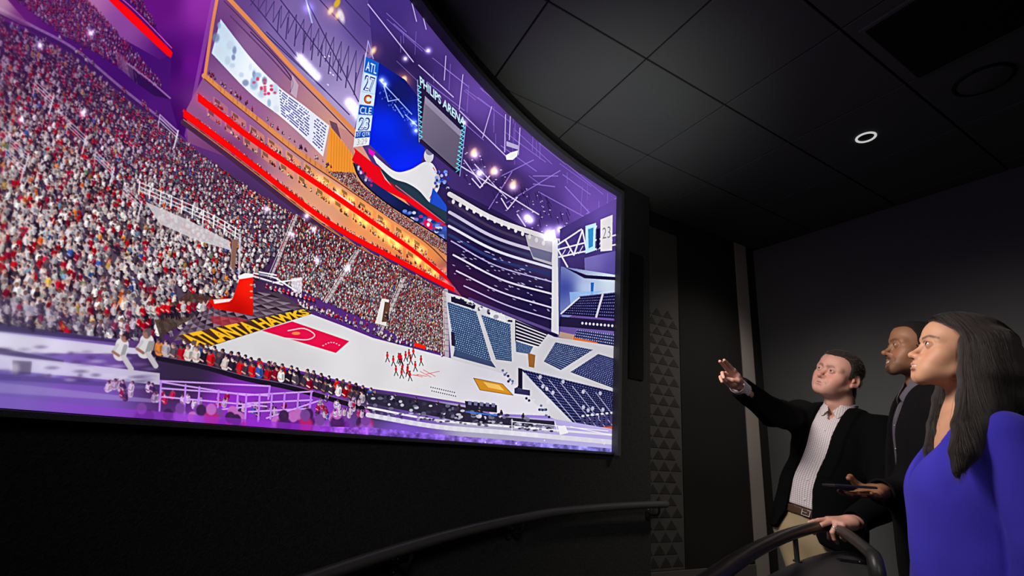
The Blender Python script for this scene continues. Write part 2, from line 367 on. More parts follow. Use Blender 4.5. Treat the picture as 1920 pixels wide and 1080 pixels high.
# ------------------------------------------------------------------ the picture on the video wall, painted into the panel's own image
SS = 1.6
CW, CH = int(1190 * SS), int(880 * SS); OX, OY = 12.0, 8.0      # canvas margin
CV = np.zeros((CH, CW, 3), np.float32)
prng = np.random.default_rng(21); R_ = prng.random
def px_(p): return (np.asarray(p, float) + (OX, OY)) * SS
def c255(c): return np.asarray(c, np.float32) / 255.0
def vnoise(sc, seed, oct=3):                              # smooth noise field over the canvas, 0..1
    r = np.random.default_rng(seed); out = np.zeros((CH, CW), np.float32); a, tot = 1.0, 0.0
    for o in range(oct):
        gx, gy = int(CW / SS / sc) + 3, int(CH / SS / sc) + 3; g = r.random((gy, gx)).astype(np.float32)
        xs = np.linspace(0, gx - 2.001, CW); ys = np.linspace(0, gy - 2.001, CH); xi, yi = xs.astype(int), ys.astype(int)
        fx = (xs - xi).astype(np.float32); fy = (ys - yi).astype(np.float32); fx = fx * fx * (3 - 2 * fx); fy = fy * fy * (3 - 2 * fy)
        row = g[:, xi] * (1 - fx) + g[:, xi + 1] * fx; out += a * (row[yi] * (1 - fy)[:, None] + row[yi + 1] * fy[:, None]); tot += a; a *= .5; sc *= .5
    return out / tot
def pmask(pts):
    P = px_(pts); x0, y0 = np.floor(P.min(0)).astype(int) - 1; x1, y1 = np.ceil(P.max(0)).astype(int) + 2
    x0, y0 = max(x0, 0), max(y0, 0); x1, y1 = min(x1, CW), min(y1, CH)
    if x1 <= x0 or y1 <= y0: return None
    Y, X = np.mgrid[y0:y1, x0:x1]; acc = np.zeros(X.shape, np.float32)
    for oy in (.25, .75):
        for ox in (.25, .75):
            ins = np.zeros(X.shape, bool)
            for i in range(len(P)):
                (ax, ay), (bx, by) = P[i], P[(i + 1) % len(P)]
                if ay == by: continue
                c = ((ay > Y + oy) != (by > Y + oy)) & (X + ox < (bx - ax) * (Y + oy - ay) / (by - ay) + ax); ins ^= c
            acc += ins * .25
    return x0, y0, x1, y1, acc
def put(m, col, alpha=1.0):
    if m is None: return
    x0, y0, x1, y1, a = m; a = (a * alpha)[..., None]; CV[y0:y1, x0:x1] = CV[y0:y1, x0:x1] * (1 - a) + col * a
def poly(pts, col, alpha=1.0): put(pmask(pts), c255(col), alpha)
def gpoly(pts, ctrl, alpha=1.0, power=2.0):               # colours blended between control points
    m = pmask(pts)
    if m is None: return
    x0, y0, x1, y1, a = m; Y, X = np.mgrid[y0:y1, x0:x1]; num = 0; den = 0
    for (cx, cy), c in ctrl:
        q = px_((cx, cy)); wgt = 1.0 / ((X - q[0]) ** 2 + (Y - q[1]) ** 2 + 200.0) ** (power / 2); num = num + wgt[..., None] * c255(c); den = den + wgt
    put(m, (num / den[..., None]).astype(np.float32), alpha)
def line(p, q, w, col, alpha=1.0, add=False):
    P, Q = px_(p), px_(q); w = max(w * SS, .6); x0, y0 = np.floor(np.minimum(P, Q) - w - 2).astype(int); x1, y1 = np.ceil(np.maximum(P, Q) + w + 2).astype(int)
    x0, y0 = max(x0, 0), max(y0, 0); x1, y1 = min(x1, CW), min(y1, CH)
    if x1 <= x0 or y1 <= y0: return
    Y, X = np.mgrid[y0:y1, x0:x1]; d = Q - P; L2 = max(d @ d, 1e-6); t = np.clip(((X - P[0]) * d[0] + (Y - P[1]) * d[1]) / L2, 0, 1)
    a = np.clip(w / 2 + .5 - np.hypot(X - P[0] - t * d[0], Y - P[1] - t * d[1]), 0, 1) * alpha
    CV[y0:y1, x0:x1] = CV[y0:y1, x0:x1] + a[..., None] * c255(col) if add else CV[y0:y1, x0:x1] * (1 - a[..., None]) + c255(col) * a[..., None]
def pline(pts, w, col, alpha=1.0):
    for a, b in zip(pts[:-1], pts[1:]): line(a, b, w, col, alpha)
def smooth(pts, n=8): return [tuple(p) for p in spline([np.array(p, float) for p in pts], n)]
def blob(x, y, rx, ry, col, alpha=1.0, soft=0.0, rot=0.0):
    cx, cy = px_((x, y)); rx *= SS; ry *= SS; R = max(rx, ry) * (1 + soft) + 2; x0, y0 = max(int(cx - R), 0), max(int(cy - R), 0); x1, y1 = min(int(cx + R) + 2, CW), min(int(cy + R) + 2, CH)
    if x1 <= x0 or y1 <= y0: return
    Y, X = np.ogrid[y0:y1, x0:x1]; X = X - cx; Y = Y - cy
    if rot: c, s = math.cos(rot), math.sin(rot); X, Y = X * c + Y * s, -X * s + Y * c
    d = np.sqrt((X / rx) ** 2 + (Y / ry) ** 2); m = min(rx, ry)
    a = np.clip((1 + soft - d) / (2 * soft), 0, 1) if soft else np.clip((1 - d) * m + .5, 0, 1)
    a = (a * alpha)[..., None]; CV[y0:y1, x0:x1] = CV[y0:y1, x0:x1] * (1 - a) + c255(col) * a
def glow(x, y, r, col, k=1.0):
    cx, cy = px_((x, y)); R = r * SS * 3; x0, y0 = max(int(cx - R), 0), max(int(cy - R), 0); x1, y1 = min(int(cx + R), CW), min(int(cy + R), CH)
    if x1 <= x0 or y1 <= y0: return
    Y, X = np.ogrid[y0:y1, x0:x1]; a = np.exp(-((X - cx) ** 2 + (Y - cy) ** 2) / (2 * (r * SS) ** 2)) * k
    CV[y0:y1, x0:x1] += a[..., None].astype(np.float32) * c255(col)
def star(x, y, r, k=1.0, col=(255, 255, 255)):
    glow(x, y, r, col, k); glow(x, y, r * .35, col, k * 1.5)
def inside(pts, x, y):
    P = np.asarray(pts, float); ins = np.zeros(np.shape(x), bool)
    for i in range(len(P)):
        (ax, ay), (bx, by) = P[i], P[(i + 1) % len(P)]
        if ay == by: continue
        ins ^= ((ay > y) != (by > y)) & (x < (bx - ax) * (y - ay) / (by - ay) + ax)
    return ins
PAL_W = [(226, 222, 226), (205, 200, 208), (240, 238, 240), (176, 170, 182), (214, 205, 200)]
PAL_R = [(176, 18, 40), (205, 24, 34), (132, 18, 48), (190, 30, 70), (150, 12, 30)]
PAL_D = [(48, 34, 58), (66, 52, 70), (36, 26, 44), (92, 78, 92)]
PAL_X = [(206, 88, 40), (222, 130, 60), (60, 90, 170), (110, 150, 180), (210, 170, 90), (90, 120, 90)]
PAL_O = [(220, 130, 60), (236, 176, 96), (190, 70, 40), (240, 220, 190), (150, 50, 40)]
SKIN = [(196, 150, 136), (150, 104, 92), (214, 172, 158), (110, 74, 66), (226, 196, 184)]
def pick(pals, wts):
    u = R_() * sum(wts); k = 0
    while u > wts[k] and k < len(wts) - 1: u -= wts[k]; k += 1
    p = pals[k]; return np.array(p[int(R_() * len(p)) % len(p)], float)
def fan(x, y, h, shirt, tint=None, k=0.0, back=False):
    sk = np.array(SKIN[int(R_() * 5) % 5], float); hair = np.array(PAL_D[int(R_() * 4) % 4], float); leg = np.array(PAL_D[int(R_() * 4) % 4] if R_() < .6 else PAL_W[int(R_() * 5) % 5], float) * .85
    if tint is not None: t_ = np.array(tint, float); sk = sk * (1 - k) + t_ * k; hair = hair * (1 - k) + t_ * k * .6; shirt = shirt * (1 - k) + t_ * k; leg = leg * (1 - k) + t_ * k
    j = (R_() - .5) * h * .14; ln = (R_() - .35) * h * .16
    if not back:
        blob(x + h * .10, y + h * .34, h * .26, h * .20, (34, 24, 44) if tint is None else np.array(tint) * .35, .8, .3)
        if h > 8:
            line((x + h * .02, y + h * .26), (x + h * .26, y + h * .36), h * .17, leg); line((x + h * .26, y + h * .36), (x + h * (.30 + .1 * R_()), y + h * .66), h * .11, leg * .8)
            if h > 11: line((x - h * .06, y + h * .28), (x + h * .16, y + h * .42), h * .15, leg * .9); line((x + h * .16, y + h * .42), (x + h * .20, y + h * .70), h * .10, leg * .72)
    line((x + ln * .8, y - h * .10), (x + ln * .1, y + h * .20), h * (.40 if back else .34), shirt)
    line((x + ln * .8 + h * .10, y - h * .04), (x + h * .10, y + h * .22), h * .13, shirt * .62, .75)
    if h > 8:
        line((x - h * .16 + ln, y - h * .08), (x - h * .20, y + h * .12), h * .10, shirt * .9); line((x - h * .20, y + h * .12), (x - h * .02, y + h * .24), h * .08, sk)
        u = R_()
        if u < .12: line((x + h * .16 + ln, y - h * .08), (x + h * .28, y - h * .42), h * .09, sk)
        elif u < .5: line((x + h * .16 + ln, y - h * .06), (x + h * .22, y + h * .14), h * .09, shirt * .7)
    blob(x + j + ln, y - h * .31, h * .120, h * .145, sk, 1); blob(x + j + ln + h * .035, y - h * .345, h * .110, h * .115, hair if R_() < .62 or back else sk * .8, .95)
    if h > 12: blob(x + j + ln - h * .03, y - h * .28, h * .06, h * .08, np.minimum(sk * 1.1, 255), .8)
def crowd(pts, size, pals, step=.62, tint=None, tk=None, jit=.45, dens=1.0, dark=None, seats=None, back=False):
    P = np.asarray(pts, float); (x0, y0), (x1, y1) = P.min(0), P.max(0); rows = []; y = y0
    while y < y1:
        xs = np.linspace(x0, x1, 7); h = float(np.mean([size(x, y) for x in xs if inside(pts, x, y)] or [size((x0 + x1) / 2, y)])); x = x0 + R_() * h
        while x < x1:
            hh = size(x, y); xx = x + (R_() - .5) * hh * jit; yy = y + (R_() - .5) * hh * jit * .8
            if inside(pts, xx, yy) and R_() < dens: rows.append((yy, xx, hh))
            x += hh * step
        y += h * step * .82
    for yy, xx, hh in sorted(rows):
        w_ = pals(xx, yy); sh = pick([PAL_W, PAL_R, PAL_D, PAL_X, PAL_O], w_); k = tk(xx, yy) if tk else 0.0
        sh = sh * (.72 + .42 * R_())
        fan(xx, yy, hh, sh, tint, k, back)
def letters(s, quad, col, alpha=1.0, bold=.0):            # built-in font, mapped into a quad TL, TR, BR, BL
    cu = bpy.data.curves.new('t', 'FONT'); cu.body = s; cu.resolution_u = 3; cu.offset = bold; o = bpy.data.objects.new('t', cu); COL.objects.link(o)
    dg = bpy.context.evaluated_depsgraph_get(); me = o.evaluated_get(dg).to_mesh(); me.calc_loop_triangles()
    co = np.array([v.co[:2] for v in me.vertices]); tris = [tuple(t.vertices) for t in me.loop_triangles]
    bpy.data.objects.remove(o); bpy.data.curves.remove(cu)
    if not len(co): return
    mn, mx = co.min(0), co.max(0); uv = (co - mn) / (mx - mn); q = np.asarray(quad, float)
    pts = (q[0] * (1 - uv[:, :1]) + q[1] * uv[:, :1]) * uv[:, 1:] + (q[3] * (1 - uv[:, :1]) + q[2] * uv[:, :1]) * (1 - uv[:, 1:])
    acc = {}
    P = px_(pts); x0, y0 = np.maximum(np.floor(P.min(0)).astype(int) - 1, 0); x1, y1 = np.minimum(np.ceil(P.max(0)).astype(int) + 2, (CW, CH)); A = np.zeros((y1 - y0, x1 - x0), np.float32)
    for t in tris:
        m = pmask(pts[list(t)])
        if m is None: continue
        a0, b0, a1, b1, a = m; A[b0 - y0:b1 - y0, a0 - x0:a1 - x0] += a[:max(0, b1 - b0), :max(0, a1 - a0)]
    put((x0, y0, x1, y1, np.clip(A, 0, 1)), c255(col), alpha)
def qmap(quad, u, v):
    q = np.asarray(quad, float); return (q[0] * (1 - u) + q[1] * u) * (1 - v) + (q[3] * (1 - u) + q[2] * u) * v
def sub(quad, u0, v0, u1, v1): return [tuple(qmap(quad, u0, v0)), tuple(qmap(quad, u1, v0)), tuple(qmap(quad, u1, v1)), tuple(qmap(quad, u0, v1))]

def paint():
    global CV
    A = (-12, -8); full = [A, (1175, -8), (1175, 870), (-12, 870)]
    gpoly(full, [((0, 0), (70, 18, 104)), ((340, 60), (112, 24, 138)), ((560, 60), (132, 104, 172)), ((760, 60), (64, 48, 112)), ((1000, 260), (92, 66, 150)), ((1140, 380), (104, 78, 160)), ((400, 500), (60, 40, 66)), ((0, 500), (60, 46, 74)), ((0, 780), (120, 84, 170)), ((500, 800), (120, 40, 170)), ((1100, 830), (150, 130, 205)), ((900, 420), (40, 28, 74))], power=3)
    # --- roof on the left, lilac with dark trusses
    roofL = [(425, -8), (790, -8), (800, 40), (720, 100), (690, 110), (664, 250), (545, 118)]
    gpoly(roofL, [((440, 5), (104, 74, 138)), ((560, 60), (128, 106, 168)), ((600, 130), (150, 134, 186)), ((650, 200), (176, 158, 206)), ((700, 40), (86, 66, 138)), ((770, 10), (62, 46, 116))], power=3)
    for a, b in (((470, 0), (560, 110)), ((520, -8), (640, 150)), ((570, -8), (672, 190)), ((600, 0), (690, 100)), ((640, -8), (760, 120)), ((450, 20), (610, 170)), ((500, 60), (655, 215))): line(a, b, 2.2, (58, 44, 92), .8)
    for k in range(16):
        x = 470 + 14 * k; line((x, (x - 470) * .75 + 10), (x + 16, (x - 470) * .6 - 14), 2, (66, 52, 104), .7); line((x + 16, (x - 470) * .6 - 14), (x + 14, (x - 456) * .75 + 10), 1.6, (66, 52, 104), .6)
    for k in range(10): x = 520 + 16 * k; line((x, 60 + 13 * k), (x + 4, 20 + 13 * k), 2.4, (60, 46, 96), .75)
    line((572, -8), (585, 42), 3, (190, 200, 255), .7); glow(578, 15, 7, (120, 130, 255), .5)
    for k in range(5): star(562 + 8 * k, 108 + 9 * k, 5, .8); star(655 + 7 * k, 192 + 9 * k, 6, .7, (235, 235, 255))
    poly([(555, 96), (600, 138), (596, 146), (560, 112)], (220, 222, 240), .65)
    for k in range(5): blob(596 + R_() * 30, 100 + R_() * 60, 2.2, 1.2, (235, 230, 250), .9, .4, .7)
    # --- roof on the right
    roofR = [(690, -8), (780, -8), (930, 190), (1060, 306), (1160, 372), (1160, 420), (1040, 460), (940, 400), (845, 352), (800, 300), (700, 110)]
    gpoly(roofR, [((720, 10), (66, 48, 122)), ((800, 60), (84, 60, 138)), ((900, 190), (104, 74, 160)), ((860, 250), (62, 42, 100)), ((1000, 290), (100, 72, 158)), ((950, 350), (54, 36, 92)), ((1100, 380), (112, 82, 170)), ((1020, 400), (74, 52, 120)), ((760, 120), (46, 32, 86))], power=3)
    for k in range(26):
        t = R_(); x = 720 + 410 * t; y = (x - 720) * .86 + 10 + R_() * 110; L = 20 + 50 * R_(); line((x, y), (x + L, y + L * (.72 + .25 * R_())), .9 + R_(), (150, 122, 214), .5 + .3 * R_())
    for k in range(26):
        x = 740 + 400 * R_(); y = (x - 740) * .82 + 20 + R_() * 100; L = 14 + 40 * R_(); line((x, y), (x + 3 - L * .12, y + L), 1.0 + R_() * .8, (140, 112, 206), .55)
    for a, b in (((742, 74), (775, 116)), ((785, 122), (850, 182)), ((862, 208), (948, 292)), ((690, 8), (742, 74)), ((870, 300), (905, 348)), ((890, 308), (950, 372))): line(a, b, 2.0, (206, 190, 244), .9)
    for a, b in (((772, 4), (781, 40)), ((793, 30), (799, 55)), ((948, 215), (946, 285)), ((957, 215), (955, 262)), ((975, 240), (972, 290)), ((922, 200), (905, 258)), ((868, 140), (861, 205)), ((836, 105), (833, 150))): line(a, b, 1.6, (214, 198, 250), .85)
    poly([(948, 292), (958, 286), (972, 282), (970, 293), (962, 300), (950, 300)], (236, 240, 238)); poly([(950, 265), (972, 273), (972, 281), (950, 274)], (206, 200, 228), .8)
    for a, b in (((1090, 440), (1155, 372)), ((1040, 455), (1156, 385)), ((1010, 360), (1120, 420)), ((950, 380), (1050, 320)), ((880, 450), (960, 322)), ((1000, 330), (1046, 330)), ((1000, 345), (1040, 350)), ((940, 330), (1000, 300)), ((1060, 350), (1120, 415)), ((1100, 400), (1157, 415)), ((1080, 445), (1157, 393))): line(a, b, 2.0, (160, 130, 224), .7)
    for k in range(60):
        x = 870 + 200 * R_(); y = 270 + (x - 870) * .62 + 60 * R_(); line((x, y), (x + 6 * R_(), y + 8 + 9 * R_()), 1.6, (34, 24, 62), .6)
    for k in range(70):
        x = 850 + 230 * R_(); y = 255 + (x - 850) * .70 + 70 * R_(); blob(x, y, .9 + 1.2 * R_(), .9, (214, 196, 240), .8)
    for x, y, r in ((890, 290, 6), (899, 325, 7), (928, 322, 6), (962, 350, 6), (988, 408, 8), (995, 413, 5), (1029, 440, 9), (870, 230, 4), (803, 95, 4), (760, 110, 4), (930, 75, 3), (1050, 430, 6)): star(x, y, r, .7, (230, 220, 255))
    for x, y in ((620, 20), (634, 28), (756, 150), (700, 95), (888, 285), (925, 320), (962, 345), (850, 235), (757, 152)): blob(x, y, 4, 7, (250, 226, 180), .75, .6, .5); glow(x, y, 9, (180, 110, 40), .35)
    for a, b in (((865, 312), (1010, 402)), ((885, 335), (900, 352)), ((900, 352), (918, 330)), ((940, 372), (952, 392)), ((952, 392), (970, 370)), ((970, 402), (985, 424))): line(a, b, 2.4, (228, 220, 244), .85)
    blob(632, 6, 5, 9, (222, 180, 50), .9, .3, .5); blob(640, 30, 5, 13, (240, 236, 236), .8, .4, -.3)
    # --- upper left balcony
    wall = [(262, -8), (412, -8), (384, 130), (350, 262), (330, 246), (318, 182), (322, 100)]
    gpoly(wall, [((300, 0), (96, 22, 120)), ((385, 10), (140, 50, 160)), ((360, 120), (104, 22, 136)), ((330, 220), (58, 12, 92)), ((325, 120), (64, 12, 96)), ((372, 190), (96, 40, 120))], power=3)
    poly([(398, -8), (408, -8), (372, 158), (350, 262), (346, 255)], (150, 84, 168), .6)
    gpoly([(-12, -8), (262, -8), (322, 105), (318, 182), (335, 248), (220, 168), (100, 92), (-12, 30)], [((20, 10), (96, 30, 110)), ((150, 40), (74, 22, 104)), ((260, 130), (66, 18, 104)), ((300, 220), (72, 24, 108))], power=3)
    gpoly([(150, -8), (208, -8), (318, 104), (300, 112), (225, 70), (175, 20)], [((160, 0), (196, 130, 180)), ((230, 50), (150, 84, 160)), ((310, 105), (80, 24, 112))], .8)
    up = lambda x, y: 8 + (200 - x) * .012
    dim = lambda x, y: (.7, 1.3, 1.3, .2, 0)
    crowd([(24, -8), (160, -8), (232, 72), (300, 150), (306, 168), (270, 150), (200, 110), (110, 60)], up, dim, tint=(96, 26, 116), tk=lambda x, y: .45)
    crowd([(236, -8), (262, -8), (292, 48), (280, 44)], lambda x, y: 8, dim, tint=(96, 26, 116), tk=lambda x, y: .5)
    poly(smooth([(212, -8), (250, 24), (322, 96)]) + [(324, 100), (320, 109), (312, 103), (240, 36), (196, -8)], (255, 12, 24)); pline(smooth([(222, -8), (262, 28), (322, 90)]), 1.6, (240, 120, 190), .8)
    pline(smooth([(-12, 10), (60, 48), (140, 92), (232, 168), (332, 246)]), 5, (130, 92, 148), .9); pline(smooth([(-12, 18), (60, 56), (140, 100), (232, 176), (330, 250)]), 7, (58, 26, 84), .8)
    pline([(238, 118), (280, 150), (319, 184)], 3, (150, 110, 160), .9); poly([(240, 122), (318, 186), (290, 180), (244, 148)], (44, 16, 70), .9)
    for k in range(5): poly([(215 + k * 9, 96 + k * 9), (232 + k * 6, 104 + k * 9), (240 + k * 4, 140 + k * 5), (222 + k * 9, 128 + k * 7)], (132, 96, 140), .35)
    for k in range(14): x = 110 + 190 * R_(); fan(x, (x - 110) * .80 + 72 - 10 * R_(), 10, pick([PAL_W, PAL_R, PAL_D], (1, 1, 1)), (110, 60, 130), .4)
    gpoly([(-12, -8), (8, -8), (60, 52), (40, 46), (-12, 20)], [((0, 0), (230, 200, 200)), ((40, 40), (120, 60, 120))], .6)
    # --- suite level: bays, ribbon board, red strips
    suite = [(412, -8), (430, -8), (545, 118), (664, 246), (700, 310), (845, 470), (870, 560), (840, 540), (700, 466), (552, 392), (440, 300), (352, 268), (350, 205), (384, 140)]
    gpoly(suite, [((400, 60), (112, 66, 128)), ((470, 90), (134, 96, 146)), ((440, 220), (150, 96, 146)), ((560, 260), (176, 128, 150)), ((620, 260), (212, 156, 140)), ((600, 380), (222, 160, 128)), ((420, 290), (112, 60, 110)), ((700, 400), (232, 150, 92)), ((800, 470), (224, 140, 80)), ((850, 530), (120, 60, 90))], power=3)
    poly([(620, 238), (660, 288), (668, 330), (640, 345), (610, 318)], (236, 150, 58)); poly([(617, 232), (664, 250), (664, 300), (660, 288), (625, 240)], (196, 138, 136))
    for k in range(9): line((622 + k * 5, 245 + k * 5), (620 + k * 5, 322 + k * 2), 1, (196, 112, 36), .6)
    board = [(414, 36), (397, 98)]
    top = smooth([(414, 36), (470, 108), (520, 160), (570, 198), (618, 236)]); bot = smooth([(397, 100), (468, 174), (525, 218), (570, 258), (606, 294)])
    gpoly(top + bot[::-1], [((410, 70), (206, 226, 244)), ((480, 140), (236, 242, 250)), ((600, 260), (232, 232, 250))])
    for k in range(26): t = R_() * .5; i = int(t * (len(top) - 1)); v = .15 + .7 * R_(); q = np.array(top[i]) * (1 - v) + np.array(bot[i]) * v; blob(q[0], q[1], 3 + 6 * R_(), 4 + 5 * R_(), [(196, 210, 232), (150, 180, 216), (214, 222, 238), (120, 136, 176)][k % 4], .8, .3)
    for k in range(18): t = .30 + .18 * R_(); i = int(t * (len(top) - 1)); v = .2 + .5 * R_(); q = np.array(top[i]) * (1 - v) + np.array(bot[i]) * v; blob(q[0], q[1], 3, 2.5, (214, 70, 110), .8, .3)
    for r in range(9):
        v = .10 + r * .095
        for s in range(46):
            i0 = .52 + .46 * s / 46
            if .80 < i0 < .86 or R_() < .2: continue
            f = lambda t: (np.array(top[int(t * (len(top) - 1))]) * (1 - v) + np.array(bot[int(t * (len(top) - 1))]) * v)
            fr = i0 * (len(top) - 1); i = int(fr); f_ = fr - i; j = min(i + 1, len(top) - 1)
            q = (np.array(top[i]) * (1 - f_) + np.array(top[j]) * f_) * (1 - v) + (np.array(bot[i]) * (1 - f_) + np.array(bot[j]) * f_) * v
            blob(q[0], q[1], 1.2, 1.3, (70, 70, 150), .85)
    pline(smooth([(408, -8), (396, 60), (384, 142)]), 6, (216, 136, 92)); pline(smooth([(424, -8), (480, 52), (545, 124), (610, 190), (668, 250)]), 8, (220, 140, 88)); pline(smooth([(420, 2), (478, 62), (543, 132), (606, 196), (664, 256)]), 2, (90, 50, 80))
    low = smooth([(383, 142), (430, 182), (480, 222), (560, 286), (640, 340), (720, 395), (800, 450), (850, 500)])
    pline(low, 10, (214, 138, 86)); pline([(x, y + 6) for x, y in low], 2, (110, 60, 60))
    for k in range(70):
        i = int(R_() * (len(low) - 8)); x, y = low[i]; x += 6 * R_(); line((x, y - 4), (x, y + 4), .8, (150, 88, 60), .6)
    for k in range(90):
        i = int(R_() * (len(low) * .8)); x, y = low[i]; fan(x + 6 * R_(), y - 9 - 6 * R_(), 5 + 3 * R_(), pick([PAL_R, PAL_D, PAL_W], (1, 1.4, .5)), (110, 60, 110), .25)
    pline(smooth([(470, 60), (520, 112), (548, 150), (545, 172)]), 2.2, (72, 44, 84)); pline(smooth([(432, 30), (500, 100), (545, 150)]), 2.5, (94, 62, 104)); poly([(548, 140), (560, 160), (556, 185), (545, 175)], (210, 200, 215), .6)
    poly([(618, 226), (632, 232), (640, 262), (622, 240)], (92, 60, 80), .8)
    # suites between the strips
    def bay(x0, x1, f, h, cols):
        for k in range(int((x1 - x0) / 34)):
            x = x0 + 34 * k; y = f(x); c = cols(x); poly([(x, y), (x + 28, y + 21), (x + 28, y + 21 + h), (x, y + h)], c, .85); poly([(x + 3, y + 4), (x + 13, y + 11), (x + 13, y + 7 + h * .7), (x + 3, y + h * .7)], np.array(c) * .55, .8)
            for q in range(7): xx = x + 26 * R_(); fan(xx, y + (xx - x) * .75 + h * .75, 5.5 + 2 * R_(), pick([PAL_R, PAL_D, PAL_W, PAL_O], (1, 1, 1.2, .4)), (200, 110, 80), .15)
    s1 = smooth([(344, 212), (420, 268), (480, 314), (620, 420), (760, 496), (852, 544)]); s2 = smooth([(371, 182), (420, 220), (480, 266), (620, 362), (700, 418), (780, 474), (866, 545)])
    sx = lambda S: (lambda x: float(np.interp(x, [p[0] for p in S], [p[1] for p in S])))
    f1, f2 = sx(s1), sx(s2); cl = lambda x: tuple(np.array((168, 104, 138)) * max(0, 1 - (x - 370) / 230) + np.array((238, 168, 96)) * min(1, (x - 370) / 230))
    bay(388, 840, lambda x: f2(x) + 6, 16, cl); bay(372, 830, lambda x: f1(x) + 7, 13, lambda x: tuple(np.array(cl(x)) * .8)); bay(400, 840, lambda x: f2(x) - 24, 14, cl)
    for k in range(150): x = 380 + 460 * R_(); fan(x, f2(x) - 6 - 2 * R_(), 5.5, pick([PAL_R, PAL_D, PAL_W, PAL_O], (1, 1, 1.4, .6)), (210, 120, 80), .15)
    for k in range(150): x = 360 + 470 * R_(); fan(x, f1(x) - 7 - 2 * R_(), 5.5, pick([PAL_R, PAL_D, PAL_W, PAL_O], (1, 1, 1.4, .6)), (210, 120, 80), .15)
    for k in range(26): x = 560 + 280 * R_(); glow(x, f2(x) + (10 if R_() < .5 else -12), 5, (255, 190, 80), .35)
    pline([(x, y - 4) for x, y in s1], 3, (205, 170, 190), .5); pline([(x, y - 4) for x, y in s2], 3, (205, 170, 190), .5)
    poly([(628, 358), (664, 384), (662, 392), (628, 368)], (250, 226, 224), .9)
    def strip(S, w0, w1):
        n = len(S); u = [(x, y - (w0 + (w1 - w0) * i / n) / 2) for i, (x, y) in enumerate(S)]; l = [(x, y + (w0 + (w1 - w0) * i / n) / 2) for i, (x, y) in enumerate(S)]; poly(u + l[::-1], (252, 14, 14))
    fas = [(x, y + 17) for x, y in s1]; pline(fas, 11, (66, 40, 70)); pline([(x, y + 12) for x, y in s1], 1.5, (236, 150, 60), .8)
    strip(s1, 16, 9); strip(s2, 16, 8)
    for S in (s1, s2):
        for i in range(0, len(S), 2): glow(S[i][0], S[i][1], 9, (150, 0, 10), .16)
    # --- lower bowl crowd
    bowlL = [(-12, 30), (60, 62), (140, 106), (232, 182), (332, 252), (372, 285), (430, 330), (470, 368), (548, 412), (520, 470), (476, 528), (440, 570), (300, 622), (200, 640), (-12, 600)]
    gpoly(bowlL, [((0, 100), (56, 24, 76)), ((200, 250), (62, 36, 76)), ((300, 450), (84, 74, 88)), ((0, 500), (70, 58, 84))])
    sz = lambda x, y: float(np.clip(9.0 + (y - 200) * .014 + (270 - x) * .034 + max(0, y - 300) * .030, 8.0, 34))
    pal = lambda x, y: (.50 + 2.4 * min(1, max(0, (y - 120 - x * .25) / 300)), .85, .9 * max(.25, 1 - (y - 100) / 500), .28, 0)
    crowd(bowlL, lambda x, y: 1.12 * sz(x, y), pal, step=.53, tint=(86, 30, 110), dens=.9, tk=lambda x, y: float(np.clip(.50 - (y - 60 - x * .3) / 460, 0, .50)))
    bowlR = [(372, 285), (470, 356), (556, 404), (700, 478), (836, 545), (836, 662), (790, 652), (700, 606), (600, 560), (520, 524), (520, 470), (548, 412), (470, 368), (430, 330)]
    gpoly(bowlR, [((400, 310), (58, 30, 56)), ((600, 440), (74, 50, 62)), ((600, 550), (120, 106, 112)), ((820, 620), (120, 100, 100))])
    szr = lambda x, y: float(np.clip(9.2 - (x - 380) * .0085, 5.2, 9.5))
    palr = lambda x, y: (.5 + 1.9 * min(1, max(0, (y - 330 - (x - 400) * .44) / 110)), 1.1, .8, .3, .25)
    crowd(bowlR, szr, palr)
    for a, b in (((556, 404), (508, 520)), ((672, 470), (612, 566)), ((758, 522), (712, 628)), ((836, 545), (838, 668))):
        a, b = np.array(a, float), np.array(b, float); w_ = 5 if a[0] < 800 else 8
        line(a, b, w_, (196, 186, 190), .85)
        for k in range(12): q = a + (b - a) * k / 12; line(q + (-3, 0), q + (4, 1), 1.2, (110, 96, 104), .8)
        line(a + (-5, 0), b + (-6, 0), 1.2, (230, 224, 228), .8)
    poly([(716, 560), (730, 562), (724, 612), (704, 606)], (226, 222, 220)); poly([(722, 566), (732, 568), (728, 604), (716, 604)], (96, 66, 50)); fan(724, 590, 14, np.array((60, 50, 50.)))
    # rails and landing in the bowl
    poly([(272, 378), (352, 412), (430, 452), (434, 470), (372, 452), (300, 420)], (214, 208, 212), .85)
    for dy in (0, 8, 15): pline(smooth([(262, 342 + dy), (330, 372 + dy), (400, 404 + dy), (448, 432 + dy)]), 2.0, (224, 220, 226), .9)
    for k in range(10): x = 262 + 20 * k; y = float(np.interp(x, [262, 330, 400, 448], [342, 372, 404, 432])); line((x, y - 2), (x - 2, y + 22), 2.4, (236, 232, 236))
    poly([(436, 448), (446, 450), (440, 510), (434, 500)], (132, 96, 84)); pline([(436, 452), (432, 500)], 2, (150, 110, 96)); line((450, 440), (448, 520), 4, (206, 200, 204), .8)
    for a in ((66, 152), (128, 225), (180, 285), (12, 280), (232, 348), (20, 258), (300, 215)):
        for d in (0, 7, 13): line((a[0], a[1] + d), (a[0] + 34, a[1] + 32 + d), 1.8, (206, 192, 214), .8)
        line((a[0] + 34, a[1] + 30), (a[0] + 26, a[1] + 62), 3, (220, 212, 226), .85); line((a[0], a[1]), (a[0] - 4, a[1] + 26), 2, (206, 192, 214), .7)
    for x, y in ((75, 86), (170, 62), (575, 405), (548, 440), (500, 392), (588, 430), (595, 488), (652, 504), (156, 212), (40, 225)): star(x, y, 4.5, .7, (230, 225, 255))
    # dark block of seats where people sit along the left edge of the court
    poly([(290, 600), (352, 548), (410, 560), (395, 578), (300, 632)], (66, 50, 44), .85)
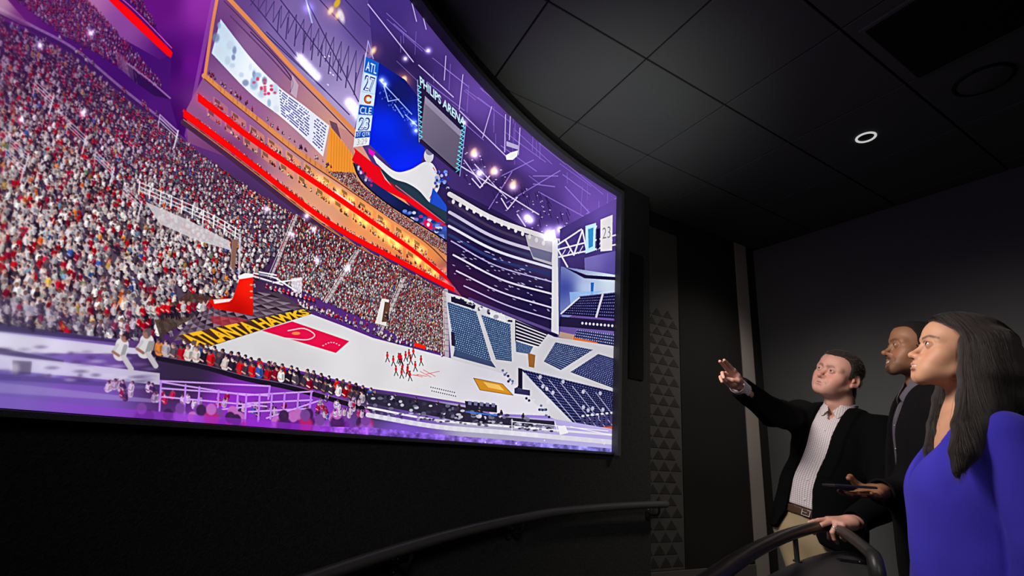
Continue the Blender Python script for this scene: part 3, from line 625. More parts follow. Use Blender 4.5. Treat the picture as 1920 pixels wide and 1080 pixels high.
    for k in range(16): fan(250 + 9.5 * k, 580 + (k % 3) * 2 - k * .6, 27, pick([PAL_W, PAL_R, PAL_D], (1, 1, .5)))
    # --- court, baseline triangles, key, stanchion
    poly([(322, 636), (372, 588), (470, 548), (520, 548), (588, 586), (386, 652)], (74, 58, 72))
    for r in range(5):
        for k in range(14):
            u0, u1, v0, v1 = k / 14, (k + 1) / 14, r / 5, (r + 1) / 5; Q = [(372, 588), (500, 540), (582, 584), (330, 642)]
            f = lambda u, v: tuple(qmap([(366, 590), (490, 544), (584, 585), (326, 640)], u, v))
            poly([f(u0, v1), f(u1, v1), f(u0, v0)], (134, 116, 132) if (k + r) % 2 else (104, 84, 100)); 
            if (k * 3 + r) % 4 == 0: poly([f(u0, v0), f(u1, v0), f(u1, v1)], (44, 30, 40))
    poly([(395, 592), (452, 596), (470, 604), (430, 616), (398, 606)], (180, 40, 50), .6)
    poly([(334, 630), (572, 580), (586, 590), (378, 656)], (74, 44, 34))
    letters('ATLANTA HAWKS', [(333, 629), (570, 579.5), (583, 589.5), (376, 655)], (238, 178, 40), 1, .045)
    court = [(384, 653), (584, 589), (640, 610), (700, 634), (770, 652), (846, 672), (944, 700), (1032, 780), (930, 776), (872, 756), (760, 738), (690, 728), (600, 704), (520, 686)]
    gpoly(court, [((500, 650), (212, 210, 212)), ((700, 690), (220, 218, 220)), ((950, 740), (216, 212, 222))])
    poly([(491, 620), (548, 603), (655, 640), (630, 662)], (214, 22, 72)); pline(smooth([(540, 620), (570, 616), (590, 628), (575, 637), (536, 634)], 6), 2, (244, 214, 220)); blob(555, 625, 8, 3, (236, 150, 70), .8)
    for k in range(7): blob(606 + 5 * k, 648 - 6 * math.sin(k * .5), 1.6, 1, (250, 235, 240))
    poly([(888, 709), (942, 720), (962, 741), (900, 731)], (204, 140, 44)); poly([(906, 716), (936, 722), (946, 733), (916, 727)], (232, 186, 100)); pline([(888, 709), (942, 720), (962, 741), (900, 731), (888, 709)], 1, (110, 80, 40))
    gpoly([(392, 562), (437, 559), (449, 524), (475, 520), (475, 592), (402, 579)], [((400, 570), (214, 22, 12)), ((470, 540), (246, 34, 18)), ((440, 585), (176, 12, 10))]); poly([(449, 524), (475, 520), (476, 514), (460, 512), (446, 518)], (240, 236, 240)); poly([(400, 562), (437, 560), (430, 566), (402, 570)], (250, 236, 232), .9)
    for y in (534, 546, 558): blob(471, y, 3, 1.6, (255, 200, 180), .8)
    for a, b in (((476, 512), (520, 522)), ((486, 510), (518, 516)), ((512, 530), (562, 524)), ((518, 522), (556, 546)), ((476, 518), (530, 534))): line(a, b, 3, (236, 232, 238))
    poly([(546, 522), (566, 520), (566, 552), (548, 548)], (228, 226, 234), .8); pline([(486, 514), (512, 522), (510, 532), (487, 524), (486, 514)], 1.2, (80, 76, 110)); line((556, 548), (560, 566), 2, (220, 216, 224))
    row = smooth([(560, 572), (620, 592), (690, 622), (735, 640), (790, 652), (836, 668)])
    for k in range(64): i = int(k / 64 * (len(row) - 1)); x, y = row[i]; fan(x + 3 * R_(), y - 4 + 3 * R_(), 11 - k * .07, pick([PAL_W, PAL_R, PAL_D], (1.6, .5, .6)))
    for k in range(46): x = 560 + 275 * R_(); y = 560 + (x - 560) * .36 + 10 * R_(); fan(x, y, 8, pick([PAL_W, PAL_R], (2, .5)))
    for k in range(12): fan(500 + 8 * k, 535 + 2.2 * k + 3 * R_(), 12, pick([PAL_W, PAL_R], (1, 1)))
    poly([(776, 642), (798, 648), (798, 656), (777, 650)], (224, 40, 20))
    for k in range(18):
        x = 724 + 74 * R_(); y = 648 + 46 * R_() + (x - 724) * .25; line((x, y), (x - 3, y + 9), 1.4, (40, 30, 40)); line((x, y), (x + 4, y + 9), 1.4, (40, 30, 40)); blob(x, y - 3, 2.2, 4, (206, 28, 44)); blob(x, y - 8.5, 1.5, 1.8, (120, 60, 50))
    for k in range(6): line((770 + 6 * k, 690 + R_() * 14), (784 + 8 * k, 696 + R_() * 12), 1.2, (214, 80, 80), .7)
    for r in range(2):
        for k in range(12): blob(808 + 4 * k + r * 2, 726 + k * .9 + 7 * r, 1, 1.2, (60, 56, 70))
    # --- scoreboard
    gpoly([(708, 116), (760, 150), (790, 190), (800, 268), (788, 312), (748, 330), (722, 300), (692, 270), (697, 196)], [((712, 150), (16, 30, 150)), ((750, 170), (20, 24, 96)), ((785, 240), (20, 40, 170)), ((720, 240), (12, 44, 226)), ((760, 310), (14, 40, 230)), ((705, 265), (10, 36, 210))], power=3)
    for a, b in (((712, 150), (772, 214)), ((720, 162), (728, 190)), ((728, 190), (748, 186)), ((740, 196), (756, 220)), ((760, 215), (782, 236))): line(a, b, 2, (170, 196, 255), .8)
    for k in range(40): x = 712 + 70 * R_(); y = 160 + (x - 712) * .9 + 24 * R_(); blob(x, y, 1.4, 1.6, (90, 120, 220), .6)
    for x, y in ((716, 150), (722, 158), (780, 245), (775, 230)): star(x, y, 5, .6, (190, 210, 255))
    Q = [(685, 106), (711, 118), (692, 272), (663, 276)]
    gpoly(Q, [((695, 115), (40, 110, 210)), ((690, 190), (190, 214, 242)), ((675, 270), (226, 228, 236))])
    poly(sub(Q, 0, 0, 1, .16), (28, 96, 196)); poly(sub(Q, .06, .17, .94, .38), (206, 226, 248)); poly(sub(Q, .0, .39, 1, .52), (214, 226, 244)); poly(sub(Q, 0, .53, 1, .64), (24, 90, 190)); poly(sub(Q, .06, .65, .94, .83), (206, 226, 248)); poly(sub(Q, 0, .83, 1, .905), (22, 82, 176)); poly(sub(Q, 0, .905, 1, 1), (226, 228, 232))
    letters('ATL', sub(Q, .14, .04, .9, .145), (246, 250, 255), 1, .01); letters('27', sub(Q, .16, .19, .88, .37), (24, 70, 160), 1, .03); letters('27', sub(Q, .24, .205, .82, .36), (240, 246, 255), 1, -.01)
    letters('C', sub(Q, .28, .405, .78, .51), (150, 20, 50), 1, .05); letters('C', sub(Q, .34, .42, .72, .50), (236, 190, 70), .7, .0); letters('CLE', sub(Q, .12, .55, .9, .63), (246, 250, 255), 1, .01)
    letters('23', sub(Q, .14, .67, .88, .82), (24, 70, 160), 1, .03); letters('23', sub(Q, .22, .685, .80, .81), (240, 246, 255), 1, -.01); letters('1ST QTR', sub(Q, .04, .84, .98, .895), (236, 244, 255), 1, .01); letters('3:29', sub(Q, .2, .915, .86, .985), (170, 172, 184), 1, .0)
    line((686, 100), (663, 276), 1.5, (220, 230, 255), .9); line((690, 78), (686, 106), 1.6, (190, 190, 250), .8)
    # player on the board, red sash, lower ring
    gpoly([(664, 277), (700, 308), (745, 330), (800, 362), (842, 400), (842, 440), (800, 404), (757, 374), (712, 352), (676, 322)], [((670, 285), (224, 14, 36)), ((700, 325), (214, 10, 26)), ((770, 370), (40, 56, 74)), ((830, 410), (30, 44, 70))], power=5)
    poly([(668, 281), (702, 308), (716, 330), (745, 356), (790, 384), (838, 424), (840, 436), (800, 404), (757, 374), (714, 352), (678, 322), (660, 300)], (222, 12, 30))
    poly([(712, 316), (770, 340), (842, 398), (842, 420), (790, 378), (745, 350), (722, 336)], (38, 56, 72)); poly([(712, 316), (722, 336), (735, 350), (722, 332)], (240, 200, 200), .9); line((742, 348), (834, 418), 2, (250, 120, 130), .7)
    poly(smooth([(694, 282), (712, 300), (742, 322), (770, 318), (796, 304), (812, 308), (822, 330), (824, 352), (812, 372), (806, 380), (786, 358), (764, 344), (736, 334), (706, 306)], 5), (224, 222, 226)); poly([(691, 278), (704, 286), (700, 294), (692, 288)], (236, 20, 190))
    blob(804, 292, 9, 13, (206, 204, 212)); blob(806, 284, 8, 7, (120, 118, 150)); pline(smooth([(812, 314), (822, 334), (814, 356), (806, 372)]), 1.4, (176, 30, 60)); blob(820, 340, 6, 14, (200, 198, 214), .8)
    poly([(812, 352), (836, 384), (842, 400), (806, 380)], (36, 80, 200)); 
    for k in range(26): x = 816 + 26 * R_(); y = 320 + 40 * R_(); blob(x, y, 2 + 2 * R_(), 3, [(30, 60, 180), (120, 150, 230), (20, 30, 90), (200, 206, 240)][k % 4], .8)
    ring = smooth([(663, 306), (672, 330), (690, 352), (730, 384), (780, 416), (838, 452)]); ringt = smooth([(672, 308), (682, 326), (698, 340), (740, 368), (788, 398), (840, 428)])
    gpoly(ringt + ring[::-1], [((680, 330), (60, 50, 90)), ((720, 360), (26, 34, 96)), ((760, 395), (18, 22, 60)), ((820, 430), (60, 80, 150))])
    for k in range(46): x = 758 + 78 * R_(); u = R_(); y = float(np.interp(x, [p[0] for p in ringt], [p[1] for p in ringt])) * (1 - u) + float(np.interp(x, [p[0] for p in ring], [p[1] for p in ring])) * u; blob(x, y, 3 + 2 * R_(), 3, [(110, 140, 220), (214, 220, 240), (30, 40, 110), (60, 90, 190), (180, 50, 110)][k % 5], .85)
    for k in range(20): x = 672 + 26 * R_(); y = 318 + (x - 672) * 1.0 + 12 * R_() - 6; blob(x, y, 2.4, 3, [(140, 110, 180), (210, 200, 230), (180, 40, 130), (40, 40, 80)][k % 4], .85)
    poly([(796, 410), (811, 420), (811, 433), (796, 424)], (214, 30, 90)); blob(803, 421, 3, 4, (250, 220, 230)); pline(ring, 2.6, (24, 14, 36))
    # crowd of the far upper deck under the board
    deck = [(616, 322), (664, 324), (676, 346), (730, 388), (780, 420), (838, 456), (842, 482), (800, 452), (729, 407), (645, 344)]
    gpoly(deck, [((640, 335), (120, 60, 60)), ((820, 465), (150, 100, 90))]); crowd(deck, lambda x, y: 4.6 - (x - 620) * .006, lambda x, y: (1.2, .9, .4, .3, 1.0), step=.55)
    # upper structure behind the board: name sign and grey screen
    G = [(797, 180), (866, 246), (858, 322), (788, 262)]
    poly([(783, 150), (872, 236), (862, 330), (784, 266)], (38, 28, 66)); gpoly(G, [((800, 200), (122, 112, 136)), ((850, 300), (96, 88, 112))]); poly([(797, 180), (866, 246), (865, 258), (797, 194)], (150, 142, 168)); pline([(790, 262), (858, 322)], 2, (20, 14, 30))
    letters('PHILIPS ARENA', [(787, 142), (873, 224), (871, 240), (788, 160)], (190, 240, 255), 1, .03)
    for y0, y1, x0, x1 in ((160, 262, 786, 789), (236, 322, 869, 857)):
        for k in range(11): t = k / 11; x = x0 + (x1 - x0) * t; y = y0 + (y1 - y0) * t; line((x - 3, y), (x + 3, y + 4), 2, (120, 214, 246)); line((x + 3, y + 4), (x - 3, y + 8), 1.6, (90, 190, 236))
    for a, b in (((783, 150), (786, 266)), ((873, 236), (862, 330)), ((690, 76), (700, 110))): line(a, b, 1.6, (170, 180, 250), .8)
    # --- empty upper tiers on the right
    tier = [(838, 352), (900, 384), (960, 416), (1040, 446), (1046, 640), (1000, 640), (940, 590), (866, 556), (838, 520)]
    gpoly(tier, [((850, 400), (44, 34, 76)), ((900, 480), (26, 18, 58)), ((1000, 560), (28, 20, 60)), ((1030, 480), (70, 60, 100)), ((860, 540), (60, 20, 60))])
    def arc(p0, p1, p2, w, col, a=1): pline(smooth([p0, p1, p2], 10), w, col, a)
    for p0, p1, p2, w, c in (((843, 364), (930, 412), (1040, 450), 9, (216, 212, 216)), ((842, 378), (930, 430), (1040, 466), 5, (66, 52, 84)), ((843, 398), (930, 446), (1040, 480), 6, (190, 184, 206)), ((842, 412), (930, 458), (1040, 492), 5, (58, 60, 96)), ((842, 424), (930, 470), (1040, 504), 5, (206, 204, 220)), ((842, 440), (930, 486), (1040, 516), 5, (40, 52, 104)), ((846, 452), (930, 498), (1040, 530), 2.5, (170, 160, 206)), ((850, 478), (940, 524), (1038, 552), 3.5, (206, 200, 220)), ((856, 508), (940, 548), (1038, 578), 3, (200, 192, 220)), ((870, 536), (950, 572), (1038, 600), 2.5, (180, 170, 210)), ((880, 560), (960, 592), (1038, 622), 5, (90, 70, 130))): arc(p0, p1, p2, w, c)
    for k in range(14): x = 850 + 13 * k; y = 378 + 6.0 * k; blob(x, y, 3, 4.5, (226, 222, 224), .95)
    for k in range(90): x = 850 + 185 * R_(); y = 440 + (x - 850) * .42 + 78 * R_(); blob(x, y, 2 + 2 * R_(), .9, (200, 192, 226), .75, 0, .4)
    poly([(985, 440), (1042, 448), (1042, 500), (1000, 486), (990, 460)], (206, 202, 206), .8); poly([(992, 462), (1036, 474), (1034, 492), (1000, 482)], (96, 96, 128), .9)
    poly([(1036, 446), (1050, 448), (1048, 628), (1034, 622)], (220, 218, 224)); poly([(1046, 448), (1056, 470), (1052, 610), (1048, 626)], (60, 70, 130), .8); poly([(1018, 440), (1040, 430), (1044, 452), (1020, 452)], (240, 238, 244), .9); glow(1032, 440, 10, (200, 190, 240), .5)
    # corner: truss, banners, boxes, seats
    gpoly([(1050, 430), (1157, 372), (1157, 520), (1052, 520)], [((1070, 450), (70, 54, 120)), ((1140, 400), (104, 78, 160)), ((1100, 510), (60, 46, 104))])
    for a, b in (((1046, 468), (1157, 440)), ((1048, 482), (1157, 458)), ((1046, 468), (1064, 500)), ((1060, 450), (1076, 478)), ((1076, 478), (1092, 432)), ((1092, 432), (1100, 470)), ((1100, 470), (1118, 424)), ((1044, 460), (1090, 430))): line(a, b, 3, (226, 224, 232))
    for k in range(9): x = 1052 + 11 * k; line((x, 482 - k * 2.2), (x + 8, 468 - k * 2.2), 1.6, (214, 210, 228))
    poly([(1098, 424), (1118, 418), (1116, 470), (1098, 476)], (190, 226, 246)); poly([(1103, 430), (1113, 427), (1112, 462), (1104, 466)], (60, 140, 200)); poly([(1126, 412), (1149, 403), (1148, 470), (1126, 472)], (226, 222, 226)); letters('23', [(1130, 428), (1145, 424), (1145, 446), (1130, 448)], (120, 116, 120), .9, -.01); poly([(1119, 430), (1125, 428), (1124, 466), (1119, 468)], (30, 30, 60))
    gpoly([(1096, 484), (1157, 470), (1157, 514), (1097, 516)], [((1110, 490), (120, 110, 180)), ((1150, 505), (92, 78, 156))])
    gpoly([(1052, 500), (1157, 516), (1157, 552), (1056, 600), (1050, 580)], [((1060, 540), (60, 70, 150)), ((1100, 540), (190, 206, 236)), ((1140, 530), (214, 226, 240))]); poly([(1056, 500), (1100, 516), (1157, 520), (1157, 526), (1096, 522)], (36, 28, 66)); poly([(1108, 530), (1114, 530), (1112, 556), (1108, 556)], (40, 110, 200)); poly([(1068, 548), (1130, 546), (1100, 562), (1070, 570)], (150, 190, 236), .8)
    def seats(Q, nr, nc, dark, lite, sw=.55, sh=.45):
        poly(Q, dark)
        for r in range(nr):
            for k in range(nc):
                u0 = (k + (.25 if r % 2 else 0)) / nc; v0 = r / nr; q = sub(Q, u0, v0, u0 + sw / nc, v0 + sh / nr); poly(q, np.array(lite) * (.85 + .3 * R_()))
    seats([(1086, 556), (1157, 548), (1157, 598), (1052, 590)], 8, 24, (28, 22, 62), (120, 124, 186), .5, .3); line((1130, 552), (1118, 594), 4, (206, 200, 214)); line((1086, 558), (1052, 588), 3, (214, 210, 222))
    poly([(1050, 594), (1157, 602), (1157, 622), (1048, 612)], (34, 28, 62)); 
    for k in range(9): blob(1092 + 7 * k, 606 + k * .6, 2.2, 2.6, (206, 200, 214))
    seats([(1082, 618), (1157, 628), (1157, 650), (1076, 636)], 4, 20, (40, 40, 84), (150, 160, 206)); poly([(1073, 632), (1120, 642), (1128, 656), (1120, 660), (1074, 642)], (216, 110, 44)); poly([(1050, 622), (1078, 628), (1074, 638), (1048, 632)], (206, 170, 130), .8)
    # --- blue seat blocks beside the court
    poly([(836, 548), (870, 558), (900, 572), (960, 596), (1040, 632), (1157, 650), (1157, 800), (1090, 806), (1030, 782), (945, 700), (846, 674)], (206, 204, 210))
    for k in range(40): x = 850 + 110 * R_(); y = 556 + (x - 850) * .36 + 10 * R_(); blob(x, y, 2.4, 2, [(40, 34, 66), (226, 222, 226), (90, 80, 110)][k % 3], .9)
    poly([(846, 556), (892, 572), (890, 580), (846, 566)], (32, 26, 52)); letters('23', [(874, 560), (888, 565), (888, 574), (874, 569)], (220, 216, 226)); poly([(920, 584), (946, 590), (950, 606), (918, 598)], (226, 224, 228)); blob(930, 594, 5, 4, (120, 110, 140), .6)
    for Q_, nr, nc in (([(839, 566), (893, 584), (922, 680), (853, 658)], 22, 16), ([(902, 590), (957, 608), (960, 678), (930, 674)], 20, 13), ([(967, 640), (1000, 650), (993, 664), (968, 660)], 8, 10)): seats(Q_, nr, nc, (40, 58, 96), (132, 160, 196), .62, .5)
    poly([(853, 655), (922, 678), (930, 690), (850, 668)], (60, 74, 110)); poly([(846, 622), (853, 624), (854, 650), (847, 648)], (40, 34, 60))
    poly([(966, 600), (1028, 626), (1010, 650), (966, 640)], (38, 28, 54))
    for k in range(6): line((968, 606 + 6.5 * k), (1024 - 3 * k, 628 + 4.5 * k), 2.2, (216, 210, 216)); 
    seats([(1042, 642), (1112, 656), (1052, 694), (1020, 678)], 14, 18, (34, 38, 84), (146, 168, 206), .6, .45); seats([(1122, 664), (1157, 674), (1150, 728), (1070, 698)], 16, 18, (34, 34, 80), (130, 144, 196), .6, .42); poly([(990, 662), (1004, 666), (1002, 690), (992, 688)], (150, 96, 50))
    seats([(976, 692), (1157, 736), (1157, 800), (1086, 804)], 18, 34, (30, 26, 62), (92, 104, 164), .6, .38)
    for k in range(7): line((985 + 22 * k, 700 + 6 * k), (1070 + 16 * k, 800), 1.6, (200, 200, 222), .7)
    for k in range(16): x = 1010 + 140 * R_(); y = 706 + (x - 1010) * .2 + 70 * R_(); blob(x, y, 3, 4, (214, 212, 226), .8)
    for k in range(8): x = 1090 + 9 * k; poly([(x, 782 - k), (x + 5, 781 - k), (x + 5, 800 - k), (x, 801 - k)], (70, 64, 110)); blob(x + 3, 780 - k, 3, 2, (214, 210, 226))
    poly([(1110, 802), (1157, 798), (1157, 808), (1120, 808)], (206, 90, 40), .8)
    for k in range(40): x = 940 + 95 * R_(); y = 694 + (x - 940) * .92 + 14 * R_() - 4; blob(x, y, 2.4, 2.4, [(36, 32, 66), (216, 212, 222), (90, 100, 140)][k % 3], .9)
    poly([(972, 690), (980, 692), (980, 730), (972, 728)], (30, 26, 50)); poly([(965, 728), (994, 732), (994, 742), (965, 738)], (50, 46, 84))
    # --- near side: courtside fans, media tables, rails
    gpoly([(-12, 606), (200, 634), (330, 646), (384, 655), (520, 690), (690, 730), (760, 742), (872, 760), (930, 780), (1040, 786), (1157, 806), (1157, 870), (-12, 870)], [((0, 640), (150, 140, 190)), ((0, 720), (110, 92, 168)), ((150, 760), (120, 84, 176)), ((350, 700), (52, 38, 66)), ((420, 780), (150, 50, 200)), ((600, 790), (140, 60, 190)), ((700, 750), (70, 58, 96)), ((900, 790), (170, 166, 190)), ((1120, 830), (186, 176, 226)), ((760, 825), (120, 84, 190))], power=3)
    def streak(y0, y1, x1, h0, h1, c, a): poly([(-12, y0), (x1, y1), (x1, y1 + h1), (-12, y0 + h0)], c, a)
    streak(560, 582, 110, 34, 10, (196, 190, 214), .7); streak(604, 640, 230, 16, 4, (40, 30, 60), .7); streak(622, 656, 280, 40, 8, (226, 222, 236), .85); streak(650, 676, 120, 12, 8, (70, 56, 96), .8); streak(664, 700, 300, 28, 22, (222, 218, 236), .8); streak(700, 726, 320, 12, 6, (76, 62, 120), .6); streak(716, 750, 300, 20, 6, (166, 150, 204), .5)
    for k in range(60): x = 300 * R_(); blob(x, 640 + 60 * R_() + x * .1, 12 * R_() + 4, 3, [(60, 46, 84), (216, 210, 230), (130, 110, 160)][k % 3], .45, .6)
    poly([(24, 676), (60, 678), (58, 702), (24, 704)], (70, 60, 90), .7); blob(28, 690, 8, 10, (230, 226, 236), .5, .5)
    for k in range(34): x = -5 + 260 * R_(); y = 560 + 40 * R_() + x * .10; fan(x, y, 26, pick([PAL_W, PAL_D, PAL_R], (1, 1, .5)), (130, 110, 160), .35)
    poly([(280, 640), (384, 655), (520, 690), (690, 730), (692, 752), (520, 716), (380, 690), (284, 668)], (44, 34, 52))
    edge = smooth([(296, 652), (380, 668), (460, 690), (540, 706), (620, 728), (690, 748)])
    def backs(S, h0, h1, n, up, pl):
        for k in range(n): f_ = k / n * (len(S) - 1.01); i = int(f_); x = S[i][0] + (S[i + 1][0] - S[i][0]) * (f_ - i); y = S[i][1] + (S[i + 1][1] - S[i][1]) * (f_ - i); h = h0 + (h1 - h0) * k / n; fan(x + 3 * R_(), y - up + 3 * R_(), h * 1.25, pick([PAL_W, PAL_R, PAL_D, PAL_X], pl), back=True)
    backs([(x + 14, y - 1) for x, y in edge[3:]], 25, 18, 26, 8, (.7, .5, 2.2, .3)); backs([(x, y + 8) for x, y in edge], 31, 20, 30, 8, (.9, .8, 1.5, .5)); pline([(x, y + 20) for x, y in edge], 9, (30, 22, 40)); pline([(x, y + 15) for x, y in edge], 1.2, (120, 100, 120))
    
    for x, y, h in ((224, 652, 62), (270, 646, 66)): fan(x, y, h, np.array((214, 210, 214.)), back=True); line((x + 8, y + 18), (x + 22, y + 40), 10, (196, 190, 196))
    low2 = smooth([(190, 700), (300, 725), (420, 752), (540, 768), (640, 776), (700, 780)])
    for k in range(52): x = 200 + 490 * R_(); y = 716 + (x - 200) * .12 + 24 * R_(); fan(x, y, 26 - (x - 200) * .016, pick([PAL_W, PAL_R, PAL_D, PAL_X], (1.2, .9, .9, .3)), (150, 70, 200), .30, back=True)
    for a, b in (((300, 714), (506, 724)), ((302, 728), (505, 742)), ((304, 744), (500, 762)), ((300, 716), (460, 741)), ((462, 741), (586, 734)), ((464, 756), (585, 750)), ((466, 772), (580, 766)), ((500, 784), (596, 752)), ((392, 770), (470, 762))): line(a, b, 3.0, (206, 160, 240))
    for x0, y0, y1 in ((302, 714, 770), (348, 722, 780), (374, 726, 770), (410, 732, 790), (446, 738, 790), (462, 740, 800), (487, 740, 790), (510, 738, 785), (534, 737, 776), (560, 736, 770), (584, 734, 764), (506, 724, 748)): line((x0, y0), (x0 - 3, y1), 3.6, (190, 130, 232))
    for k in range(30): x = 250 + 440 * R_(); y = 770 + (x - 250) * .03 + 20 * R_(); h = 26; blob(x, y + 10, 14, 15, np.array([(110, 40, 150), (70, 30, 90), (190, 40, 110), (150, 90, 190)][k % 4]), .9, .2); blob(x, y - 8, 9.5, 11, np.array([(120, 70, 150), (60, 34, 74), (190, 110, 190)][k % 3]), .95, .12)
    for k in range(26): x = 600 + 90 * R_(); y = 745 + 34 * R_(); fan(x, y, 17, pick([PAL_W, PAL_D, PAL_R], (1.4, 1, .5)), (150, 100, 200), .3, back=True)
    # media tables on the right
    poly([(690, 736), (760, 744), (872, 764), (940, 782), (1040, 790), (1040, 800), (900, 798), (760, 770), (690, 756)], (46, 40, 60))
    for k in range(90): x = 690 + 340 * R_(); y = 738 + (x - 690) * .15 + 22 * R_(); blob(x, y, 2.5 + 3 * R_(), 2 + 2 * R_(), [(30, 26, 44), (60, 56, 80), (206, 204, 216), (110, 110, 130)][k % 4], .85)
    poly([(872, 752), (932, 760), (932, 774), (874, 768)], (36, 32, 50)); pline([(874, 772), (930, 779)], 3, (70, 120, 220), .8)
    for k in range(5): poly([(878 + 11 * k, 752 + k), (885 + 11 * k, 753 + k), (884 + 11 * k, 760 + k), (878 + 11 * k, 759 + k)], (110, 110, 150))
    for k in range(8): x = 700 + 40 * k; fan(x, 738 + (x - 700) * .15, 12, np.array((50., 46, 60)), back=True)
    pline(smooth([(690, 764), (820, 788), (960, 800), (1157, 816)]), 4, (226, 224, 232)); pline(smooth([(690, 778), (820, 800), (960, 812), (1157, 830)]), 9, (222, 220, 230), .9)
    for k in range(120): x = 700 + 340 * R_(); y = 768 + (x - 700) * .09 + 12 * R_(); blob(x, y, 3, 1.8, [(56, 50, 74), (190, 188, 204), (110, 104, 132)][k % 3], .75)
    for a, b in (((960, 786), (960, 806)), ((1040, 790), (1046, 810)), ((960, 790), (1140, 808)), ((1070, 800), (1157, 818))): line(a, b, 1.5, (240, 238, 244))
    poly([(1046, 800), (1060, 798), (1066, 812), (1050, 816)], (240, 238, 240))
    gpoly([(600, 800), (700, 802), (860, 818), (1157, 842), (1157, 870), (600, 870)], [((640, 830), (150, 80, 210)), ((760, 830), (120, 84, 190)), ((900, 840), (136, 108, 206)), ((1100, 850), (134, 130, 220))], .9)
    n1 = vnoise(9, 5); m = pmask([(600, 800), (700, 802), (860, 818), (1157, 842), (1157, 870), (600, 870)]); x0, y0, x1, y1, a = m; CV[y0:y1, x0:x1] *= (1 + (n1[y0:y1, x0:x1] - .5) * 1.1 * a)[..., None]
    for k in range(14): blob(640 + 500 * R_(), 822 + 18 * R_(), 1.4, 1.4, (236, 226, 255), .8)
    gpoly([(150, 760), (300, 772), (620, 800), (640, 870), (-12, 870), (-12, 740)], [((0, 770), (130, 96, 190)), ((300, 790), (150, 60, 210)), ((500, 800), (156, 50, 214))], .55)
    # overall: soft focus and haze towards the left, gentle purple wash on the left
    CV = np.clip(CV, 0, 1.0)
def blurred(a, r):
    k = np.exp(-.5 * (np.arange(-3 * r, 3 * r + 1) / r) ** 2).astype(np.float32); k /= k.sum()
    for ax in (0, 1):
        p = [(0, 0)] * 3; p[ax] = (3 * r, 3 * r); b = np.pad(a, p, mode='edge'); o = np.zeros_like(a)
        for i, w_ in enumerate(k): o += w_ * (b[i:i + a.shape[0]] if ax == 0 else b[:, i:i + a.shape[1]])
        a = o
    return a
paint()
B1, B2 = blurred(CV, 1), blurred(CV, 4)
xx = (np.arange(CW) / SS - OX)[None, :]; yy = (np.arange(CH) / SS - OY)[:, None]
f = np.clip((260 - xx) / 260, 0, 1) * np.clip((yy - 480) / 160, 0, 1); f = np.maximum(f, np.clip((60 - xx) / 120, 0, .6) + 0 * yy); f = f[..., None].astype(np.float32) * .7
sharp = np.clip((xx - 150) / 350, 0, 1)[..., None].astype(np.float32)
base_ = CV * sharp + B1 * (1 - sharp); base_ = base_ + (base_ - B2) * (.18 + .30 * sharp)            # crisp, contrasty picture
CV = base_ * (1 - f) + B2 * f
lum = CV.mean(axis=2, keepdims=True); CV = lum + (CV - lum) * 1.08
CV = np.clip(CV * (1 + (vnoise(60, 9, 2) - .5)[..., None] * .10), 0, 1).astype(np.float32)
# into the panel's own image: u along the arc, v up the panel
TWD, THT = 3400, 1500
img = bpy.data.images.new('arena_picture', TWD, THT, alpha=False); img.colorspace_settings.name = 'sRGB'
TX = np.empty((THT, TWD, 4), np.float32); TX[..., 3] = 1
us = (np.arange(TWD) + .5) / TWD; ang = A_L + (A_R - A_L) * us; am = np.where(ang > 138, 276 - ang, ang)
zb_ = np.array([zbot(a) for a in ang]); zt_ = np.array([ztop(a) for a in ang]); ca = np.radians(am)
WX, WY = CXY[0] + RS * np.cos(ca), CXY[1] + RS * np.sin(ca)
for r0 in range(0, THT, 250):
    v = (np.arange(r0, min(r0 + 250, THT)) + .5)[:, None] / THT; WZ = zb_ + (zt_ - zb_) * v - CAM_Z
    q = [RCAM[0, i] * WX + RCAM[1, i] * WY + RCAM[2, i] * WZ for i in range(3)]
    X = 960 + FPX * q[0] / -q[2]; Y0 = 540 - FPX * q[1] / -q[2]; Y = np.abs(Y0 + 4) - 4
    up_ = (np.clip((-Y0 - 6) / 60, 0, .95) * (1 - .25 * np.sin(X * .05) * np.sin(Y0 * .043)))[..., None].astype(np.float32)      # roof of the hall above
    X = np.clip((np.abs(X + 6) - 6 + OX) * SS, 0, CW - 1.01); Y = np.clip((Y + OY) * SS, 0, CH - 1.01); xi, yi = X.astype(int), Y.astype(int); fx, fy = (X - xi)[..., None], (Y - yi)[..., None]
    TX[r0:r0 + v.shape[0], :, :3] = (CV[yi, xi] * (1 - fx) + CV[yi, xi + 1] * fx) * (1 - fy) + (CV[yi + 1, xi] * (1 - fx) + CV[yi + 1, xi + 1] * fx) * fy
    TX[r0:r0 + v.shape[0], :, :3] = TX[r0:r0 + v.shape[0], :, :3] * (1 - up_) + c255((84, 60, 132)) * up_
img.pixels.foreach_set(TX.ravel()); img.update()
M_SCR = bpy.data.materials.new('lit_arena_picture'); M_SCR.use_nodes = True; nt = M_SCR.node_tree; p_ = nt.nodes['Principled BSDF']
p_.inputs['Base Color'].default_value = (0.004, 0.004, 0.004, 1); p_.inputs['Roughness'].default_value = .5; p_.inputs['Specular IOR Level'].default_value = .1
ti = nt.nodes.new('ShaderNodeTexImage'); ti.image = img; ti.extension = 'EXTEND'; nt.links.new(ti.outputs['Color'], p_.inputs['Emission Color']); p_.inputs['Emission Strength'].default_value = 1.0
